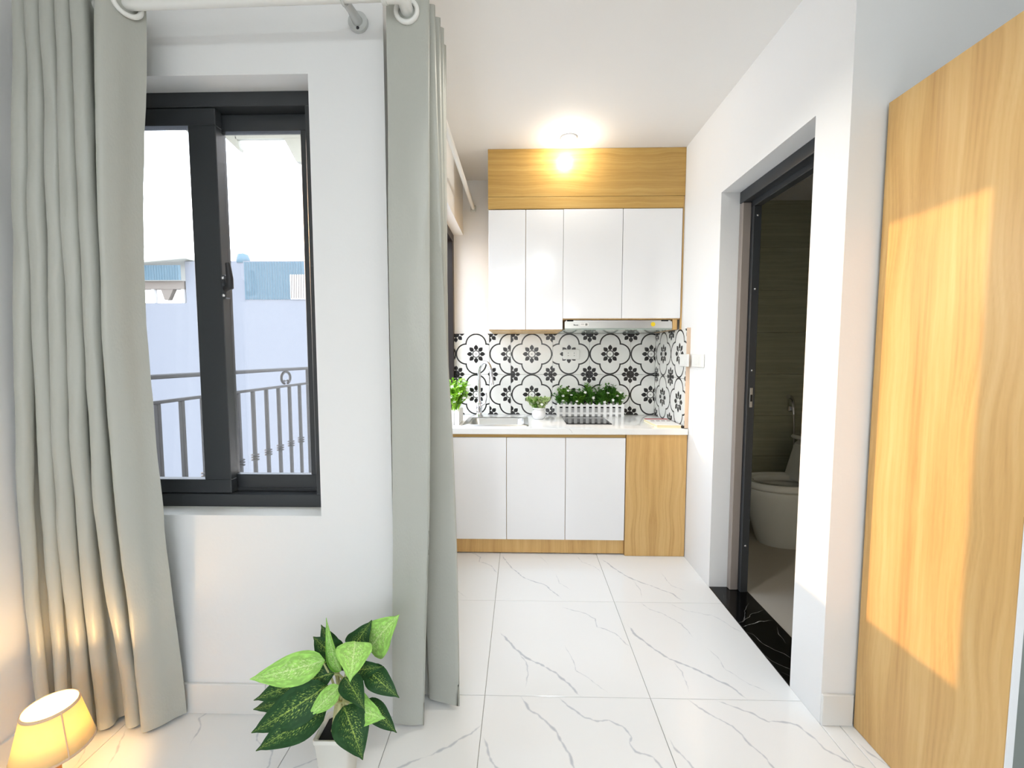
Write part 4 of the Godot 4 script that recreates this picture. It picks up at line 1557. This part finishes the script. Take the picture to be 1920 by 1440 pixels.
	box(s, Vector3(-0.372, 2.280, KBACK + 0.0005), Vector3(-0.332, 2.322, KBACK + 0.024), 0.005)
	part("end_bracket", s, mat("clear_plastic"), r, true)

# ------------------------------------------------------------------ wardrobe
func wardrobe():
	var w := thing("wardrobe", "tall oak look wardrobe door on the right, streaked by sunlight", "wardrobe", Vector3(1.4, 0, -1.15))
	var s := st_new()
	box(s, Vector3(1.130, 0.001, NORTH + 0.001), Vector3(1.70, 2.0, -0.942), 0.001)
	part("body", s, mat("grey_panel"), w, true, "grey wardrobe side")
	s = st_new()
	box(s, Vector3(1.110, 0.001, NORTH + 0.011), Vector3(1.129, 2.0, -0.9385), 0.001)
	part("door", s, mat("oak"), w, true)
	s = st_new()
	box(s, Vector3(1.1105, 0.002, -0.938), Vector3(1.1285, 1.999, -0.936), 0.0005)
	part("edge_band", s, mat("white_gloss"), w, true, "white edge band of the door")

# ------------------------------------------------------------------ floor plant
func leaf(b: Vector3, t: Vector3, width: float, face: Vector3, droop: float, rolled := 0.0) -> SurfaceTool:
	var s := st_new()
	var L := t - b
	var dir := L.normalized()
	var side := dir.cross(face).normalized()
	var nrm := side.cross(dir).normalized()
	var n := 14
	var m := 6
	var grid := []
	for i in n + 1:
		var v := float(i) / n
		var wv := width * 0.5 * pow(sin(PI * pow(v, 0.72)), 0.85) * (1.0 - 0.35 * v * v) * 1.12
		if v > 0.9:
			wv *= (1.0 - v) / 0.1 * 0.75 + 0.25
		if i == 0 or i == n:
			wv = 0.0008
		var row := []
		for j in m + 1:
			var u := float(j) / m * 2.0 - 1.0
			var p := b + L * v + nrm * (sin(PI * v) * L.length() * 0.10 - v * v * droop)
			var wave := sin(v * 17.0 + u * 2.0) * 0.0022 * absf(u)
			if rolled > 0.0:
				var a := u * rolled
				p += side * sin(a) * wv / maxf(rolled, 0.01) * 1.6 + nrm * (1.0 - cos(a)) * wv * 0.9
			else:
				p += side * u * wv + nrm * (absf(u) * wv * 0.28 + wave - u * u * wv * 0.10)
			row.append([p, Vector2((u + 1.0) / 2.0, v)])
		grid.append(row)
	s.set_smooth_group(0)
	for i in n:
		for j in m:
			for sg in [1.0, -1.0]:
				var off: Vector3 = nrm * 0.0006 * float(sg)
				var q := [grid[i][j], grid[i][j + 1], grid[i + 1][j + 1], grid[i + 1][j]]
				var a: Vector3 = q[0][0]
				var flip: bool = (a - Vector3(q[2][0])).cross(a - Vector3(q[1][0])).dot(nrm * float(sg)) < 0.0
				for k in ([0, 2, 1, 0, 3, 2] if flip else [0, 1, 2, 0, 2, 3]):
					s.set_uv(q[k][1])
					s.add_vertex(Vector3(q[k][0]) + off)
	return s

func plant():
	var c := Vector3(-0.528, 0.0, -1.14)
	var t := thing("potted_plant", "variegated dieffenbachia in a square white pot on the floor under the window", "plant", c)
	# tapered square pot
	var s := st_new()
	var sq := func(h: float, y: float) -> Array:
		var r := []
		var k := 0.006
		for e in [[1, 1, 1, 0], [1, 1, 0, 1], [-1, 1, 0, 1], [-1, 1, 1, 0], [-1, -1, 1, 0], [-1, -1, 0, 1], [1, -1, 0, 1], [1, -1, 1, 0]]:
			r.append(c + Vector3(e[0] * (h - k * e[3]), y, e[1] * (h - k * e[2])))
		return r
	loft(s, [sq.call(0.036, 0.0), sq.call(0.049, 0.157), sq.call(0.0515, 0.160), sq.call(0.0515, 0.170), sq.call(0.050, 0.172), sq.call(0.045, 0.171), sq.call(0.043, 0.15)], false, true, false)
	part("pot", s, mat("pot_white"), t, true)
	s = st_new()
	loft(s, [sq.call(0.0425, 0.150), sq.call(0.0425, 0.158), sq.call(0.02, 0.164)], false, false, true)
	part("soil", s, mat("soil"), t, true)
	# [base, tip, width, kind, droop]
	var L := [
		[-0.445, 0.375, -1.18, -0.350, 0.495, -1.16, 0.088, 1, 0.0], [-0.495, 0.385, -1.17, -0.430, 0.478, -1.16, 0.056, 0, 0.0],
		[-0.540, 0.345, -1.18, -0.602, 0.425, -1.16, 0.066, 0, 0.0], [-0.556, 0.340, -1.19, -0.598, 0.435, -1.20, 0.045, 0, 0.0],
		[-0.540, 0.400, -1.10, -0.712, 0.390, -1.04, 0.068, 1, 0.0], [-0.530, 0.375, -1.13, -0.680, 0.372, -1.12, 0.050, 0, 0.0],
		[-0.520, 0.355, -1.11, -0.722, 0.315, -1.06, 0.070, 0, 0.01], [-0.525, 0.345, -1.08, -0.690, 0.275, -1.00, 0.080, 0, 0.01],
		[-0.600, 0.280, -1.14, -0.760, 0.235, -1.12, 0.050, 0, 0.0], [-0.520, 0.295, -1.06, -0.665, 0.250, -0.98, 0.072, 0, 0.005],
		[-0.530, 0.285, -1.08, -0.690, 0.262, -1.03, 0.060, 0, 0.005], [-0.492, 0.345, -1.08, -0.556, 0.298, -1.03, 0.042, 1, 0.0],
		[-0.470, 0.312, -1.05, -0.398, 0.222, -0.99, 0.078, 0, 0.0], [-0.468, 0.292, -1.08, -0.352, 0.298, -1.03, 0.066, 1, 0.0],
		[-0.440, 0.262, -1.13, -0.345, 0.192, -1.10, 0.044, 0, 0.0], [-0.478, 0.368, -1.08, -0.398, 0.338, -1.01, 0.052, 0, 0.0],
		[-0.435, 0.365, -1.12, -0.330, 0.312, -1.08, 0.052, 0, 0.0], [-0.478, 0.345, -1.14, -0.378, 0.385, -1.10, 0.046, 0, 0.0],
		[-0.455, 0.455, -1.10, -0.428, 0.428, -1.00, 0.078, 1, 0.01], [-0.508, 0.315, -1.17, -0.490, 0.395, -1.16, 0.060, 0, 0.0],
		[-0.495, 0.330, -1.18, -0.470, 0.405, -1.18, 0.050, 0, 0.0]]
	var top := c + Vector3(0.012, 0.315, 0.0)
	for i in L.size():
		var q: Array = L[i]
		var b := Vector3(q[0], q[1], q[2])
		var e := Vector3(q[3], q[4], q[5])
		var face := Vector3(0.35, 0.45, 0.85) if i % 3 else Vector3(0.3, 0.75, 0.6)
		var root := c + Vector3(0.012 * sin(i * 1.9), 0.16, 0.012 * cos(i * 2.7))
		var fork := top + Vector3(0.012 * sin(i * 2.3), -0.05 + 0.035 * sin(i * 1.3), 0.012 * cos(i * 1.7))
		s = st_new()
		tube(s, [root, root.lerp(fork, 0.5) + Vector3(0.006 * sin(i), 0, 0.006 * cos(i)), fork, fork.lerp(b, 0.6) + Vector3(0, 0.006, 0), b + (e - b) * 0.04], [0.0062, 0.0055, 0.0045, 0.003, 0.002], 8)
		part("stem", s, mat("stem_cream"), t, true)
		part("leaf", leaf(b, e, q[6] * 1.1, face, q[8]), mat("leaf_light" if q[7] else "leaf_dark"), t, true, "pale green leaf" if q[7] else "")
	s = leaf(Vector3(-0.512, 0.345, -1.13), Vector3(-0.538, 0.515, -1.11), 0.033, Vector3(0.2, 0.1, 1), 0.0, 1.9)
	part("young_leaf", s, mat("leaf_light"), t, true, "rolled pale young leaf")

# ------------------------------------------------------------------ table lamp on the floor
func lamp():
	var c := Vector3(-1.315, 0.0, -1.09)
	var t := thing("table_lamp", "small glowing table lamp with cream cone shade at the bottom left", "lamp", c)
	var s := st_new()
	lathe(s, [[0.0, 0.0], [0.058, 0.0], [0.060, 0.006], [0.056, 0.016], [0.020, 0.020], [0.0, 0.020]], Vector3.ZERO, 32)
	part("base", s, mat("lamp_wood"), t)
	s = st_new()
	lathe(s, [[0.015, 0.018], [0.013, 0.05], [0.0135, 0.12], [0.012, 0.15], [0.0, 0.15]], Vector3.ZERO, 20)
	part("pole", s, mat("lamp_wood"), t)
	s = st_new()
	lathe(s, [[0.014, 0.15], [0.014, 0.185], [0.0, 0.187]], Vector3.ZERO, 16)
	part("socket", s, mat("white_plastic"), t)
	# open cone shade, with a wall thickness
	s = st_new()
	lathe(s, [[0.086, 0.135], [0.058, 0.262], [0.0567, 0.262], [0.0847, 0.135], [0.086, 0.135]], Vector3.ZERO, 48)
	var sh := part("shade", s, mat("lamp_shade"), t)
	for e in [[0.0868, 0.1345, 0.0853, 0.1415], [0.0602, 0.2565, 0.0588, 0.2632]]:
		s = st_new()
		lathe(s, [[e[0], e[1]], [e[2], e[3]], [e[2] - 0.003, e[3]], [e[0] - 0.003, e[1]], [e[0], e[1]]], Vector3.ZERO, 48)
		part("trim_band", s, mat("shade_band"), sh)
	s = st_new()
	tube(s, [Vector3(0.0865 * 0.93, 0.136, 0.0865 * 0.37), Vector3(0.0585 * 0.93, 0.262, 0.0585 * 0.37)], 0.0016, 6)
	part("seam", s, mat("shade_band"), sh)
	s = st_new()
	for k in 3:
		var a := TAU * k / 3.0
		tube(s, [Vector3(0.014 * cos(a), 0.158, 0.014 * sin(a)), Vector3(0.080 * cos(a), 0.160, 0.080 * sin(a))], 0.0015, 6)
	part("spider", s, mat("steel"), t)
	s = st_new()
	lathe(s, [[0.010, 0.185], [0.014, 0.195], [0.024, 0.212], [0.027, 0.228], [0.022, 0.246], [0.010, 0.254], [0.0, 0.256]], Vector3.ZERO, 20)
	part("bulb", s, mat("bulb"), t)
	var l := OmniLight3D.new()
	l.name = "bulb_light"
	l.position = Vector3(0, 0.226, 0)
	l.light_color = Color(1.0, 0.80, 0.52)
	l.light_energy = 0.085
	l.light_size = 0.02
	l.omni_range = 6.0
	l.omni_attenuation = 2.0
	l.shadow_enabled = true
	t.add_child(l)
	s = st_new()
	var w := LEFT + 0.012 - c.x
	tube(s, [Vector3(-0.05, 0.008, 0.02), Vector3(-0.12, 0.006, 0.05), Vector3(w + 0.01, 0.03, 0.06), Vector3(w, 0.10, 0.05), Vector3(w, 0.18, 0.055), Vector3(w, 0.24, 0.08), Vector3(w, 0.27, 0.13)], 0.0035, 8)
	part("cord", s, mat("cord_white"), t, false, "white power cord against the wall")

# ------------------------------------------------------------------ sockets, switches
func small_fittings():
	var s := st_new()
	var o := thing("wall_outlet", "white double power outlet on the patterned backsplash", "outlet", Vector3(0.367, 1.21, KBACK))
	box(s, Vector3(-0.061, 0.0, 0.0002), Vector3(0.061, 0.073, 0.010), 0.003)
	part("plate", s, mat("white_plastic"), o)
	for dx in [-0.022, 0.022]:
		s = st_new()
		box(s, Vector3(dx - 0.017, 0.014, 0.0102), Vector3(dx + 0.017, 0.059, 0.012), 0.001)
		var f := part("socket_face", s, mat("white_plastic"), o)
		s = st_new()
		for e in [[-0.004, 0.026], [-0.004, 0.044]]:
			box(s, Vector3(dx + e[0], e[1], 0.0115), Vector3(dx + e[0] + 0.007, e[1] + 0.005, 0.0123))
		part("socket_holes", s, mat("joint_grey"), f)
	var spec := [[-2.640, -2.512, 0.987, "white switch plate half over the patterned side tiles"], [-2.503, -2.352, DOORX, "white switch plate on the plain wall beside the patterned tiles"]]
	for q in spec:
		var w := thing("light_switch", q[3], "switch", Vector3(q[2], 1.172, q[0]), "kitchen switch plates")
		var len: float = q[1] - q[0]
		s = st_new()
		box(s, Vector3(-0.012, 0.0, 0.0), Vector3(-0.0005, 0.074, len), 0.003)
		part("plate", s, mat("white_plastic"), w)
		s = st_new()
		box(s, Vector3(-0.0135, 0.014, len * 0.30), Vector3(-0.0122, 0.060, len * 0.70), 0.001)
		part("rocker", s, mat("white_plastic"), w)
